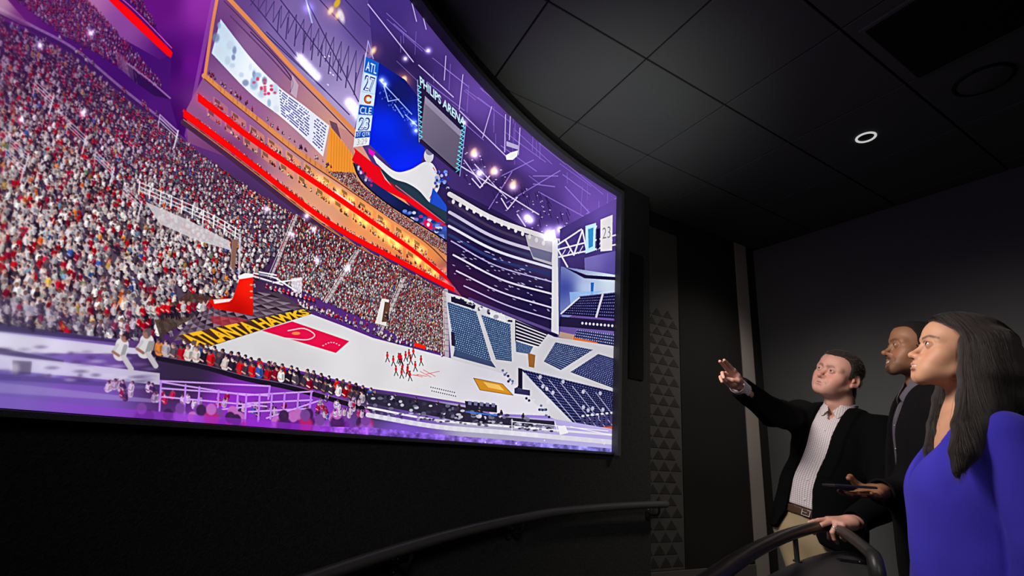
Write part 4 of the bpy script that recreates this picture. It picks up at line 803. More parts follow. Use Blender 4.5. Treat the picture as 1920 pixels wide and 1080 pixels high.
def screen_mesh(m):
    N, K = 160, 24; V, F, UV = [], [], []
    for i in range(N + 1):
        a = A_L + (A_R - A_L) * i / N
        for k in range(K + 1):
            V.append(np.array(cyl(a, RS, zbot(a) + (ztop(a) - zbot(a)) * k / K)) - off); UV.append((i / N, k / K))
    for i in range(N):
        for k in range(K):
            p = i * (K + 1) + k; F.append((p, p + K + 1, p + K + 2, p + 1))
    o = obj_pd('screen_panel', V, F, m, scr_root, smooth=True, label='bright picture of the arena')
    uvl = o.data.uv_layers.new(name='UVMap')
    for lp in o.data.loops: uvl.data[lp.index].uv = UV[lp.vertex_index]
    return o
screen_mesh(M_SCR)
# ------------------------------------------------------------------ distance-field modelling (bodies, hair, clothes)
f32 = np.float32
def V3(*a): return np.array(a, f32)
def length(P): return np.sqrt(np.einsum('ij,ij->i', P, P))
def ell(P, c, r, R=None):
    q = P - np.asarray(c, f32)
    if R is not None: q = q @ R
    r = np.asarray(r, f32); k = q / r; k0 = length(k); k1 = length(k / r)
    return k0 * (k0 - 1) / np.maximum(k1, 1e-6)
def sph(P, c, r): return length(P - np.asarray(c, f32)) - f32(r)
def cap(P, a, b, ra, rb=None):
    a = np.asarray(a, f32); b = np.asarray(b, f32); d = b - a
    t = np.clip((P - a) @ d / max(float(d @ d), 1e-9), 0, 1)
    return length(P - a - t[:, None] * d) - (ra if rb is None else (ra + (rb - ra) * t))
def smin(a, b, k):
    h = np.maximum(k - np.abs(a - b), 0) / k
    return np.minimum(a, b) - h * h * k * f32(0.25)
def smax(a, b, k): return -smin(-a, -b, k)
def chain(P, pts, rs, k=0.0):
    d = None
    for i in range(len(pts) - 1):
        c = cap(P, pts[i], pts[i + 1], rs[i], rs[i + 1]); d = c if d is None else (smin(d, c, k) if k else np.minimum(d, c))
    return d
def rbox(P, c, hs, r, R=None):
    q = P - np.asarray(c, f32)
    if R is not None: q = q @ R
    q = np.abs(q) - (np.asarray(hs, f32) - r)
    return length(np.maximum(q, 0)) + np.minimum(q.max(axis=1), 0) - f32(r)
def sn(P, f, ph=0.0):                                   # cheap smooth wobble, about -1..1
    return (np.sin(P[:, 0] * f + 1.7 + ph + 1.3 * np.sin(P[:, 1] * f * 0.7)) * np.sin(P[:, 1] * f * 1.1 + 0.4 + ph * 2 + 1.1 * np.sin(P[:, 2] * f * 0.8)) * 0.5
            + 0.5 * np.sin(P[:, 2] * f * 0.9 + 2.1 - ph + 1.2 * np.sin(P[:, 0] * f * 0.6 + 0.7)))
def rotm(yaw=0, pitch=0, roll=0):                        # columns: local x (his left), y (forward), z (up); pitch up positive
    M = Matrix.Rotation(yaw, 3, 'Z') @ Matrix.Rotation(pitch, 3, 'X') @ Matrix.Rotation(roll, 3, 'Y')
    return np.array(M, f32)

def mesh_sdf(fn, lo, hi, h, fac=1.45, keep=False):
    lo = np.asarray(lo, float); hi = np.asarray(hi, float); B = 8
    nb = np.maximum(1, np.ceil((hi - lo) / (h * B)).astype(int)); n = nb * B + 1
    D = np.full(n, 1.0, f32)
    bc = np.stack(np.meshgrid(*[lo[i] + (np.arange(nb[i]) + 0.5) * h * B for i in range(3)], indexing='ij'), -1).reshape(-1, 3).astype(f32)
    dc = fn(bc); R = h * B * 0.866 * fac
    D = np.repeat(np.repeat(np.repeat(np.where(dc.reshape(nb) < 0, f32(-1), f32(1)), B, 0), B, 1), B, 2)
    D = np.pad(D, ((0, 1),) * 3, mode='edge')
    act = np.argwhere(np.abs(dc).reshape(nb) < R)
    loc = np.stack(np.meshgrid(*[np.arange(B + 1)] * 3, indexing='ij'), -1).reshape(-1, 3)
    for s in range(0, len(act), 400):
        ids = (act[s:s + 400, None, :] * B + loc[None]).reshape(-1, 3)
        D[ids[:, 0], ids[:, 1], ids[:, 2]] = fn((lo + ids * h).astype(f32))
    S = D < 0
    c = np.zeros(np.array(D.shape) - 1, np.uint8)
    for i in (0, 1):
        for j in (0, 1):
            for k in (0, 1): c += S[i:S.shape[0] - 1 + i, j:S.shape[1] - 1 + j, k:S.shape[2] - 1 + k]
    cells = np.argwhere((c > 0) & (c < 8))
    idx = np.full(c.shape, -1, np.int64); idx[cells[:, 0], cells[:, 1], cells[:, 2]] = np.arange(len(cells))
    acc = np.zeros((len(cells), 3)); cnt = np.zeros(len(cells))
    cor = [(i, j, k) for i in (0, 1) for j in (0, 1) for k in (0, 1)]
    for a in cor:
        for ax in range(3):
            if a[ax]: continue
            b = list(a); b[ax] = 1
            pa, pb = cells + a, cells + b
            da = D[pa[:, 0], pa[:, 1], pa[:, 2]]; db = D[pb[:, 0], pb[:, 1], pb[:, 2]]
            m = (da < 0) != (db < 0); t = np.where(m, da / np.where(m, da - db, 1), 0)
            p = np.tile(np.array(a, float), (len(cells), 1)); p[:, ax] += t
            acc[m] += p[m]; cnt[m] += 1
    verts = lo + (cells + acc / np.maximum(cnt, 1)[:, None]) * h
    Q = []
    for ax in range(3):
        o1, o2 = (ax + 1) % 3, (ax + 2) % 3
        sl = [slice(None)] * 3; sl[ax] = slice(0, -1); s0 = S[tuple(sl)]; sl[ax] = slice(1, None); s1 = S[tuple(sl)]
        e = np.argwhere(s0 != s1); flip = s0[e[:, 0], e[:, 1], e[:, 2]]
        ok = (e[:, o1] > 0) & (e[:, o2] > 0) & (e[:, o1] < c.shape[o1]) & (e[:, o2] < c.shape[o2]); e = e[ok]; flip = flip[ok]
        def cid(d1, d2):
            q = e.copy(); q[:, o1] -= d1; q[:, o2] -= d2; return idx[q[:, 0], q[:, 1], q[:, 2]]
        q = np.stack([cid(1, 1), cid(0, 1), cid(0, 0), cid(1, 0)], 1)
        q[~flip] = q[~flip][:, ::-1]; Q.append(q)
    if keep: return verts, np.concatenate(Q), (lo, h, D)
    return verts, np.concatenate(Q)
def grid_fn(g):                                          # trilinear look-up of a sampled field
    lo, h, D = g; n = np.array(D.shape) - 1.001
    def fn(P):
        t = np.clip((P - lo) / h, 0, n); i = t.astype(np.int32); f = (t - i).astype(f32); x, y, z = i.T; fx, fy, fz = f.T
        c = lambda a, b: D[x + a, y + b, z] * (1 - fz) + D[x + a, y + b, z + 1] * fz
        return (c(0, 0) * (1 - fy) + c(0, 1) * fy) * (1 - fx) + (c(1, 0) * (1 - fy) + c(1, 1) * fy) * fx
    return fn
def make_mesh(name, parts, m, parent=None, base=(0, 0, 0), col=None, smooth=True, **props):
    vs, fs, o = [], [], 0
    for v, q in parts: vs.append(v - np.asarray(base)); fs.append(q + o); o += len(v)
    v = np.concatenate(vs).astype(f32); q = np.concatenate(fs).astype(np.int32)
    me = bpy.data.meshes.new(name); me.vertices.add(len(v)); me.vertices.foreach_set('co', v.ravel())
    me.loops.add(q.size); me.loops.foreach_set('vertex_index', q.ravel()); me.polygons.add(len(q))
    me.polygons.foreach_set('loop_start', np.arange(0, q.size, 4, dtype=np.int32)); me.update(calc_edges=True)
    if smooth: me.shade_smooth()
    me.materials.append(m)
    if col is not None:
        a = me.color_attributes.new('Col', 'FLOAT_COLOR', 'POINT'); cc = np.ones((len(v), 4), f32)
        cc[:, :3] = np.concatenate([col(p[0].astype(f32)) for p in parts]); a.data.foreach_set('color', cc.ravel())
    return link(bpy.data.objects.new(name, me), parent, **props)
def xf(R, t):                                           # world -> local
    t = np.asarray(t, f32)
    return lambda P: (P - t) @ R
def blend(base, colr, wgt):
    wgt = np.clip(wgt, 0, 1)[:, None]; return base * (1 - wgt) + np.asarray(colr, f32) * wgt
def band(d, a, b): return np.clip((b - d) / (b - a), 0, 1)   # 1 below a, 0 above b

# ---- head, local frame: eye level z=0, x his left, y forward
def lip_lines(q):
    smile = q.get('smile', 0.0); jo = q.get('open', 0.0); lw = .0235 + .006 * smile + .003 * q.get('fem', 0.0); lz = -.0665 + .0050 * smile
    yc = .0815 + .0035 * q.get('fem', 0) - .002 * smile; lf = q.get('lipf', 0.0)
    ul = [(0, .0935 + lf, -.0630), (.006, .0930 + lf, -.0618), (lw, yc, lz)]
    ll = [(0, .0915 + lf, -.0750 - jo), (.009, .0900 + lf, -.0745 - jo), (lw - .002, yc, lz - .0015)]
    gp = [(0, .0985 + lf, -.0688 - jo * .5), (.010, .0965 + lf, -.0684 - jo * .5), (lw, yc + .0035, lz - .0005)]
    return ul, ll, gp, lw, lz
def head_parts(P, q):
    ax = np.abs(P[:, 0]); A = P.copy(); A[:, 0] = ax
    fem = q.get('fem', 0.0); wd = q.get('wide', 1.0); smile = q.get('smile', 0.0); jo = q.get('open', 0.0)
    d = ell(P, (0, -.010, .036), (.0735 * wd, .092, .082))
    d = smin(d, ell(P, (0, .030, .042), (.060 * wd, .0585, .060)), .03)
    d = smin(d, ell(P, (0, .030, -.035), (.055 * wd, .056, .070)), .03)
    d = smin(d, cap(A, (.050 * wd, .000, -.050), (.016, .0725 + .003 * (1 - fem), -.093), .0185 * q.get('jaw', 1), .0175), .030)
    d = smin(d, cap(A, (.0, .0745, -.0955), (.009, .0745, -.0955), .0165 + .002 * (1 - fem)), .02)
    d = smin(d, sph(A, (.044 * wd, .050, -.026), .0235), .028)
    d = smin(d, cap(A, (.034, .064, -.052), (.030, .066, -.070), .018 + .004 * q.get('fat', 0)), .025)
    d = smin(d, cap(A, (.010, .0800, .018), (.044 * wd, .0640, .0155), .0102 + .0030 * (1 - fem)), .016)
    # eye sockets
    d = smax(d, -ell(A, (.031, .0955, -.001), (.021, .0175, .0125)), .016)
    # nose
    np_ = q.get('nosep', 0.0)
    n = cap(P, (0, .0800, .006), (0, .1035 + np_, -.030), .0068 - .0008 * fem, .0085 - .001 * fem)
    n = smin(n, ell(P, (0, .1065 + np_ + .002 * (1 - fem), -.0345 - .002 * fem), (.0105, .0105, .0095)), .008)
    n = smin(n, cap(P, (0, .1045 + np_, -.0385), (0, .088, -.0455), .0058, .006), .008)
    n = smin(n, ell(A, (.0118 * q.get('nosew', 1), .0945 + np_ * .5, -.0395), (.0068, .0105 , .0076)), .006)
    d = smin(d, n, .011)
    d = smax(d, -ell(A, (.0060, .0990, -.0480), (.0032, .0056, .0036)), .003)
    # muzzle, lips
    d = smin(d, ell(P, (0, .0675 + q.get('lipf', 0) * .6, -.064), (.031, .0245, .027)), .022)
    d = smax(d, -cap(P, (0, .1035, -.048), (0, .1010, -.056), .0028), .006)
    ulp, llp, gp, lw, lz = lip_lines(q)
    d = smin(d, chain(A, ulp, [.0056, .0054, .0022]), .006); d = smin(d, chain(A, llp, [.0068, .0062, .0024]), .007)
    d = smax(d, -chain(A, gp, [.0013 + jo * .6, .0012 + jo * .6, .0007]), .002)
    d = smax(d, -cap(P, (-.010, .0995, -.0870), (.010, .0995, -.0870), .0045), .012)
    if smile: d = smax(d, -chain(A, [(.018, .1030, -.041), (.033, .0955, -.053), (.039, .0880, -.064)], [.001, .0014, .000]), .012)
    elif fem == 0: d = smax(d, -chain(A, [(.019, .1030, -.044), (.031, .0960, -.055), (.035, .0900, -.064)], [.0012, .0016, .000]), .012)
    # lids
    ec = (.031, .0775, .000); k = .0012
    lid = sph(A, ec, .01395)
    d = smin(d, lid, .006)
    sq = q.get('squint', 0.0)
    op = ell(A, (.031, .0935, .0006 - .001 * sq), (.0142, .0115, .0054 - .0018 * sq)); d = smax(d, -op, .0014)
    crease = chain(A, [(.019, .0905, .0068), (.031, .0935, .0092), (.045, .0850, .0060)], [.0009, .0011, .0009]); d = smax(d, -crease, .003)
    # ears
    Re = rotm(math.radians(-18), 0, math.radians(0)); Re = np.array(Matrix.Rotation(math.radians(22), 3, 'Z') @ Matrix.Rotation(math.radians(-12), 3, 'X'), f32)
    e = ell(A, (.0765 * wd, -.014, -.008), (.0065, .0185, .0315), Re)
    e = smin(e, ell(A, (.0725 * wd, -.006, -.034), (.0055, .0095, .0115)), .008)
    e = smax(e, -ell(A, (.0835 * wd, -.010, -.006), (.0075, .0105, .0190), Re), .005)
    e = smin(e, cap(A, (.076 * wd, .000, -.010), (.074 * wd, .003, -.018), .0045), .006)
    d = smin(d, e, .006)
    # neck
    nk = q.get('neck', .055)
    d = smin(d, cap(P, (0, -.028, -.045), q['necklow'], nk, nk * 1.08), .030)
    if fem == 0: d = smin(d, sph(P, np.array(q['necklow']) * .55 + np.array((0, .035, -.05)), .014), .03)
    if q.get('fat', 0): d = smin(d, ell(P, (0, .030, -.098), (.045, .045, .022)), .03)
    return d
def head_color(P, q):
    A = P.copy(); A[:, 0] = np.abs(P[:, 0]); base = np.tile(np.asarray(q['skin'], f32), (len(P), 1))
    smile = q.get('smile', 0.0); jo = q.get('open', 0.0); lw = .0235 + .006 * smile + .003 * q.get('fem', 0.0); lz = -.0660 + .0045 * smile
    base *= (1 + .05 * sn(P, 140))[:, None]
    base = blend(base, q['blush'], .45 * band(ell(A, (.040, .070, -.036), (.024, .03, .018)), -.012, .010))
    base = blend(base, q['blush'], .30 * band(sph(P, (0, .108, -.036), .008), 0, .010))
    base = blend(base, q['blush'], .6 * band(ell(A, (.0765, -.014, -.012), (.012, .02, .032)), 0, .004))
    if 'stubble' in q:
        dz = band(ell(P, (0, .070, -.085), (.052, .045, .040)), -.004, .012) * (P[:, 1] > -.01)
        base = blend(base, q['stubble'], q.get('stub_w', .35) * dz)
        mo = chain(A, [(0, .0985, -.0555), (.014, .0930, -.0575), (.027, .0820, -.0650)], [.004, .0045, .003]); base = blend(base, q['stubble'], q.get('mous_w', 0) * band(mo, 0, .0025))
        go = ell(P, (0, .092, -.100), (.020, .020, .014)); base = blend(base, q['stubble'], q.get('goat_w', 0) * band(go, 0, .006))
    ulp, llp, gp, lw, lz = lip_lines(q)
    ul = chain(A, ulp, [.0056, .0054, .0022]); ll = chain(A, llp, [.0066, .0060, .0022])
    base = blend(base, q['lips'], q.get('lip_w', .8) * band(np.minimum(ul, ll), .0004, .0016) * (P[:, 1] > .06))
    gd = chain(A, gp, [.0013 + jo * .6, .0012 + jo * .6, .0007])
    if jo > .001:
        base = blend(base, (.10, .03, .025), .9 * band(gd, .0002, .0010)); base = blend(base, (.62, .58, .52), .95 * band(gd, .0002, .0008) * (A[:, 0] < lw * .72) * (P[:, 2] > gp[0][2] - jo * .35))
    else: base = blend(base, np.asarray(q['lips']) * .35, .8 * band(gd, .0003, .0012))  # closed mouth: shade between the lips put into the colour
    br = chain(A, q.get('brow', [(.013, .093, .0185), (.030, .089, .0235), (.049, .072, .0180)]), [q.get('browr', .0042), q.get('browr', .0042), .0020]); base = blend(base, q['browc'], q.get('brow_w', .9) * band(br, .000, .004) * (P[:, 1] > .05))
    lid = sph(A, (.031, .0775, 0), .0135); op = ell(A, (.031, .0935, .0006), (.0150, .0125, .0060))
    base = blend(base, q.get('lashc', (.03, .02, .015)), q.get('lash_w', .7) * band(np.abs(op - .0004), .0004, .0014) * band(lid, .0006, .003) * (A[:, 2] > -.0030 if not q.get('fem') else 1))
    nl = ell(A, (.0062, .0985, -.0475), (.0036, .0062, .0042)); base = blend(base, np.asarray(q['skin']) * .25, .6 * band(nl, -.0005, .001))  # nostril shade put into the skin colour
    return base
def scalp_mask(P, q):                                   # >0 where short hair grows
    y = P[:, 1]; up = q.get('hairline', 0.0)
    zb = np.interp(y, [-.11, -.05, -.038, -.028, -.014, .000, .008, .020, .032, .046, .062, .085, .105],
                   [-.080, -.076, -.055, .010, .022, .014, -.014, -.008, .030, .058 + up, .070 + up, .078 + up, .086 + up])
    zb = zb + .010 * band(-np.abs(P[:, 0]), -.050, -.020) * (y > .03) * q.get('recede', 1.0)
    return P[:, 2] - zb
def eye_mesh(name, m, r=.0125):
    N, K = 28, 20; V, F, C = [(0, r, 0)], [], []
    for i in range(1, K):
        t = PI * i / K * (0.35 + 0.65 * i / K) if i < K else PI
        for k in range(N): V.append((r * math.sin(t) * math.cos(2 * PI * k / N), r * math.cos(t), r * math.sin(t) * math.sin(2 * PI * k / N)))
    V.append((0, -r, 0))
    for k in range(N): F.append((0, 1 + (k + 1) % N, 1 + k))
    for i in range(K - 2):
        for k in range(N): F.append((1 + i * N + k, 1 + i * N + (k + 1) % N, 1 + (i + 1) * N + (k + 1) % N, 1 + (i + 1) * N + k))
    b = 1 + (K - 2) * N
    for k in range(N): F.append((b + k, b + (k + 1) % N, len(V) - 1))
    me = bpy.data.meshes.new(name); me.from_pydata(V, [], F); me.shade_smooth(); me.materials.append(m); return me
def eye_mat(name, iris, white=(.58, .54, .50)):
    m = mat(name, white, 0.12, spec=0.5); nt = m.node_tree; p = nt.nodes['Principled BSDF']
    tc = nt.nodes.new('ShaderNodeTexCoord'); sx = nt.nodes.new('ShaderNodeSeparateXYZ'); nt.links.new(tc.outputs['Object'], sx.inputs[0])
    rp = nt.nodes.new('ShaderNodeValToRGB'); e = rp.color_ramp.elements
    # forward coordinate 0.0105..0.0125: white, limbus, iris, pupil
    mr = nt.nodes.new('ShaderNodeMapRange'); mr.inputs[1].default_value = .0098; mr.inputs[2].default_value = .0125; nt.links.new(sx.outputs['Y'], mr.inputs[0])
    e[0].position = 0.0; e[0].color = (*white, 1); e[1].position = 1.0; e[1].color = (.003, .003, .003, 1)
    for pos, c in ((.38, white), (.44, tuple(x * .35 for x in iris)), (.60, iris), (.86, tuple(x * .7 for x in iris)), (.90, (.003, .003, .003))):
        n = e.new(pos); n.color = (*c, 1)
    nt.links.new(mr.outputs[0], rp.inputs[0]); nt.links.new(rp.outputs[0], p.inputs['Base Color']); return m
# ------------------------------------------------------------------ people
def proj(p):
    q = RCAM.T @ (np.asarray(p, float) - np.array([0, 0, CAM_Z])); return (960 + FPX * q[0] / -q[2], 540 - FPX * q[1] / -q[2])
def frame(zdir, fwd):                                    # columns x right, y forward, z up
    z = _unit(np.asarray(zdir, float)); f = np.asarray(fwd, float); y = _unit(f - z * (f @ z)); x = np.cross(y, z)
    return np.stack([x, y, z], 1).astype(f32)
def hand_sdf(P, O, xd, zd, left=False, flex=((10, 10, 10),) * 4, splay=(6, 1, -4, -9), thumb=((.030, .030, -.006), (.055, .048, -.018), (.078, .052, -.024), (.098, .050, -.026)), sc=1.0, stub=-.03):
    x = _unit(np.asarray(xd, float)); z = np.asarray(zd, float); z = _unit(z - x * (z @ x)); y = np.cross(z, x) * (-1 if left else 1)
    F = np.stack([x, y, z], 1); O = np.asarray(O, float)
    g = lambda p: O + F @ (np.asarray(p, float) * sc)
    d = cap(P, g((stub, 0, 0)), g((.012, 0, 0)), .0265 * sc, .0275 * sc)
    for y0, y1, r in ((.020, .030, .0145), (.006, .0095, .0145), (-.008, -.012, .0140), (-.020, -.031, .0130)):
        d = smin(d, cap(P, g((.008, y0, 0)), g((.088 - abs(y1 - .008) * .18, y1, 0)), .0165 * sc, r * .88 * sc), .012 * sc)
    d = smin(d, cap(P, g((.018, .020, -.010)), g((.052, .030, -.010)), .0165 * sc, .013 * sc), .014 * sc)
    d = smin(d, cap(P, g((.020, -.020, -.010)), g((.055, -.026, -.008)), .0150 * sc, .012 * sc), .014 * sc)
    base = ((.089, .030), (.094, .0095), (.089, -.012), (.080, -.031)); L = ((.041, .024, .020), (.046, .028, .021), (.042, .026, .021), (.032, .020, .018)); R = (.0092, .0094, .0090, .0080)
    for k in range(4):
        p = np.array([base[k][0], base[k][1], 0.0]); a = 0.0; s = math.radians(splay[k]); pts = [p]; rr = [R[k] * 1.08]
        for i in range(3):
            a += math.radians(flex[k][i]); dr = np.array([math.cos(a) * math.cos(s), math.cos(a) * math.sin(s), -math.sin(a)])
            p = p + dr * L[k][i]; pts.append(p); rr.append(R[k] * (1.02 - .085 * (i + 1)))
        c = chain(P, [g(p) for p in pts], [r * sc for r in rr], .002)
        d = smin(d, c, .0055 * sc)
    t = [g(p) for p in thumb]
    d = smin(d, chain(P, t, [.0165 * sc, .0120 * sc, .0102 * sc, .0084 * sc], .004), .008 * sc)
    return d, F
def torso_sdf(P, q):                                     # local: origin at the neck base
    fem = q.get('fem', 0); b = q.get('belly', 0.0); sw = q.get('sw', .165)
    A = P.copy(); A[:, 0] = np.abs(P[:, 0]); rs = q.get('rise', 0.0)
    d = ell(P, (0, .005, -.20), (.160 + .01 * (1 - fem), .108 + .014 * (1 - fem), .21))
    d = smin(d, cap(A, (0, -.012, -.055 + rs * .5), (sw, -.015, -.080 + rs), .058, .058 - .006 * fem), .07)
    d = smin(d, ell(P, (0, .020 + b * .3, -.43), (.150 + b * .4 - .012 * fem, .112 + b, .17)), .08)
    d = smin(d, ell(P, (0, .000, -.60), (.172, .122, .14)), .08)
    if fem:
        d = smin(d, ell(A, (.072, .066, -.245), (.060, .056, .070)), .06)
    return d
def skin_mat(name, sss=.12):
    m = mat(name, (.5, .3, .2), 0.54, spec=.36, attr='Col', bump=.10, bscale=900)
    p = m.node_tree.nodes['Principled BSDF']; p.inputs['Subsurface Weight'].default_value = sss; p.inputs['Subsurface Radius'].default_value = (.012, .005, .003); p.inputs['Subsurface Scale'].default_value = .35
    return m
M_SHOE = mat('black_leather', (.012, .011, .010), .35, spec=.5)
M_BLAZER = mat('black_wool', (.0026, .0026, .0028), .9, spec=.05, bump=.25, bscale=600)
M_BLAZER2 = mat('charcoal_black_wool', (.0042, .0040, .0042), .9, spec=.06, bump=.25, bscale=600)

def leg_chain(hip, foot, toe):                           # hip, knee, ankle
    hip = np.asarray(hip, float); an = np.asarray(foot, float) + np.array([0, 0, .09]); kn = (hip * .5 + an * .5) + np.asarray(toe) * .025
    return [hip, kn, an]
def eyes(parent, base, Rh, hp, mt, gaze=(0, 0), sc=1.0):
    me = eye_mesh('eye', mt)
    for s in (-1, 1):
        o = bpy.data.objects.new('eye', me)
        Rg = np.array(Rh, float) @ np.array(Matrix.Rotation(math.radians(gaze[0]), 3, 'Z') @ Matrix.Rotation(math.radians(gaze[1]), 3, 'X'))
        pos = np.asarray(hp) + np.array(Rh, float) @ (np.array([s * .031, .0775, 0]) * sc) - np.asarray(base)
        o.matrix_local = Matrix([[*map(float, Rg[i] * sc), float(pos[i])] for i in range(3)] + [[0, 0, 0, 1]]); link(o, parent)
def body_mesh(parent, base, m, head_fn, headcol, hand_fns, core_fn, hlo, hhi, clo, chi, hres=.0018, handcol=None, hand_boxes=()):
    parts = [mesh_sdf(head_fn, hlo, hhi, hres)]; cols = [headcol]
    for fn, lo, hi in hand_boxes: parts.append(mesh_sdf(fn, lo, hi, .0019)); cols.append(handcol)
    parts.append(mesh_sdf(core_fn, clo, chi, .014)); cols.append(handcol)
    it = iter(cols)
    return make_mesh('body', parts, m, parent, base, col=lambda P: next(it)(P))
def add_attr(o, fn, base):
    n = len(o.data.vertices); co = np.empty(n * 3, f32); o.data.vertices.foreach_get('co', co); v = fn(co.reshape(-1, 3) + np.asarray(base, f32)).astype(f32)
    a = o.data.attributes.new('tc', 'FLOAT_VECTOR', 'POINT'); a.data.foreach_set('vector', v.ravel())
def bbox(pts, m): pts = np.array(pts, float); return pts.min(0) - m, pts.max(0) + m
def shoe(parent, base, foot, toe, name='shoe'):
    toe = np.asarray(toe, float); R = frame((0, 0, 1), toe); L = xf(R, np.asarray(foot, float))
    def fn(P):
        Q = L(P); d = ell(Q, (0, .05, .035), (.048, .15, .05)); d = smin(d, ell(Q, (0, -.03, .06), (.04, .06, .06)), .03)
        d = smax(d, -(Q[:, 2] - .002), .004); return d
    f = np.asarray(foot, float)
    make_mesh(name, [mesh_sdf(fn, f - np.array([.25, .25, .03]), f + np.array([.25, .25, .16]), .008)], M_SHOE, parent, base)

def collar_sdf(Q, c, q):                                 # Q torso-local; c centre of the neck ring
    r = q['r']; P = Q - np.asarray(c, f32); ang = np.arctan2(P[:, 0], P[:, 1]); rad = np.hypot(P[:, 0], P[:, 1] * .93)
    ax = np.abs(P[:, 0]); front = np.clip(P[:, 1] / r, -1, 1)
    z = P[:, 2] + .35 * np.maximum(P[:, 1], -.02) * 1.0    # ring dips to the front
    rr = r + .012 * np.clip(-z / .03, 0, 1.4)
    sh = np.abs(rad - rr) - .0022
    low = -.028 - q.get('point', .040) * np.exp(-((ax - .036) / .018) ** 2) * (P[:, 1] > 0)
    d = smax(sh, np.maximum(z - .020, low - z) * .8, .003)
    gap = (q.get('gap', .012) + .55 * np.maximum(z + .028, -.03)) - ax       # opening at the throat
    gap = np.where(P[:, 1] > 0, gap, -1.0)
    return smax(d, gap * .8, .003)
def blazer_open(Q, q):                                   # >0 inside the front opening (torso-local)
    z = Q[:, 2]; hw = np.interp(z, q['oz'], q['ow']); cx = np.interp(z, q['oz'], q['oc'])
    return np.where(Q[:, 1] > .0, hw - np.abs(Q[:, 0] - cx), -1.0)

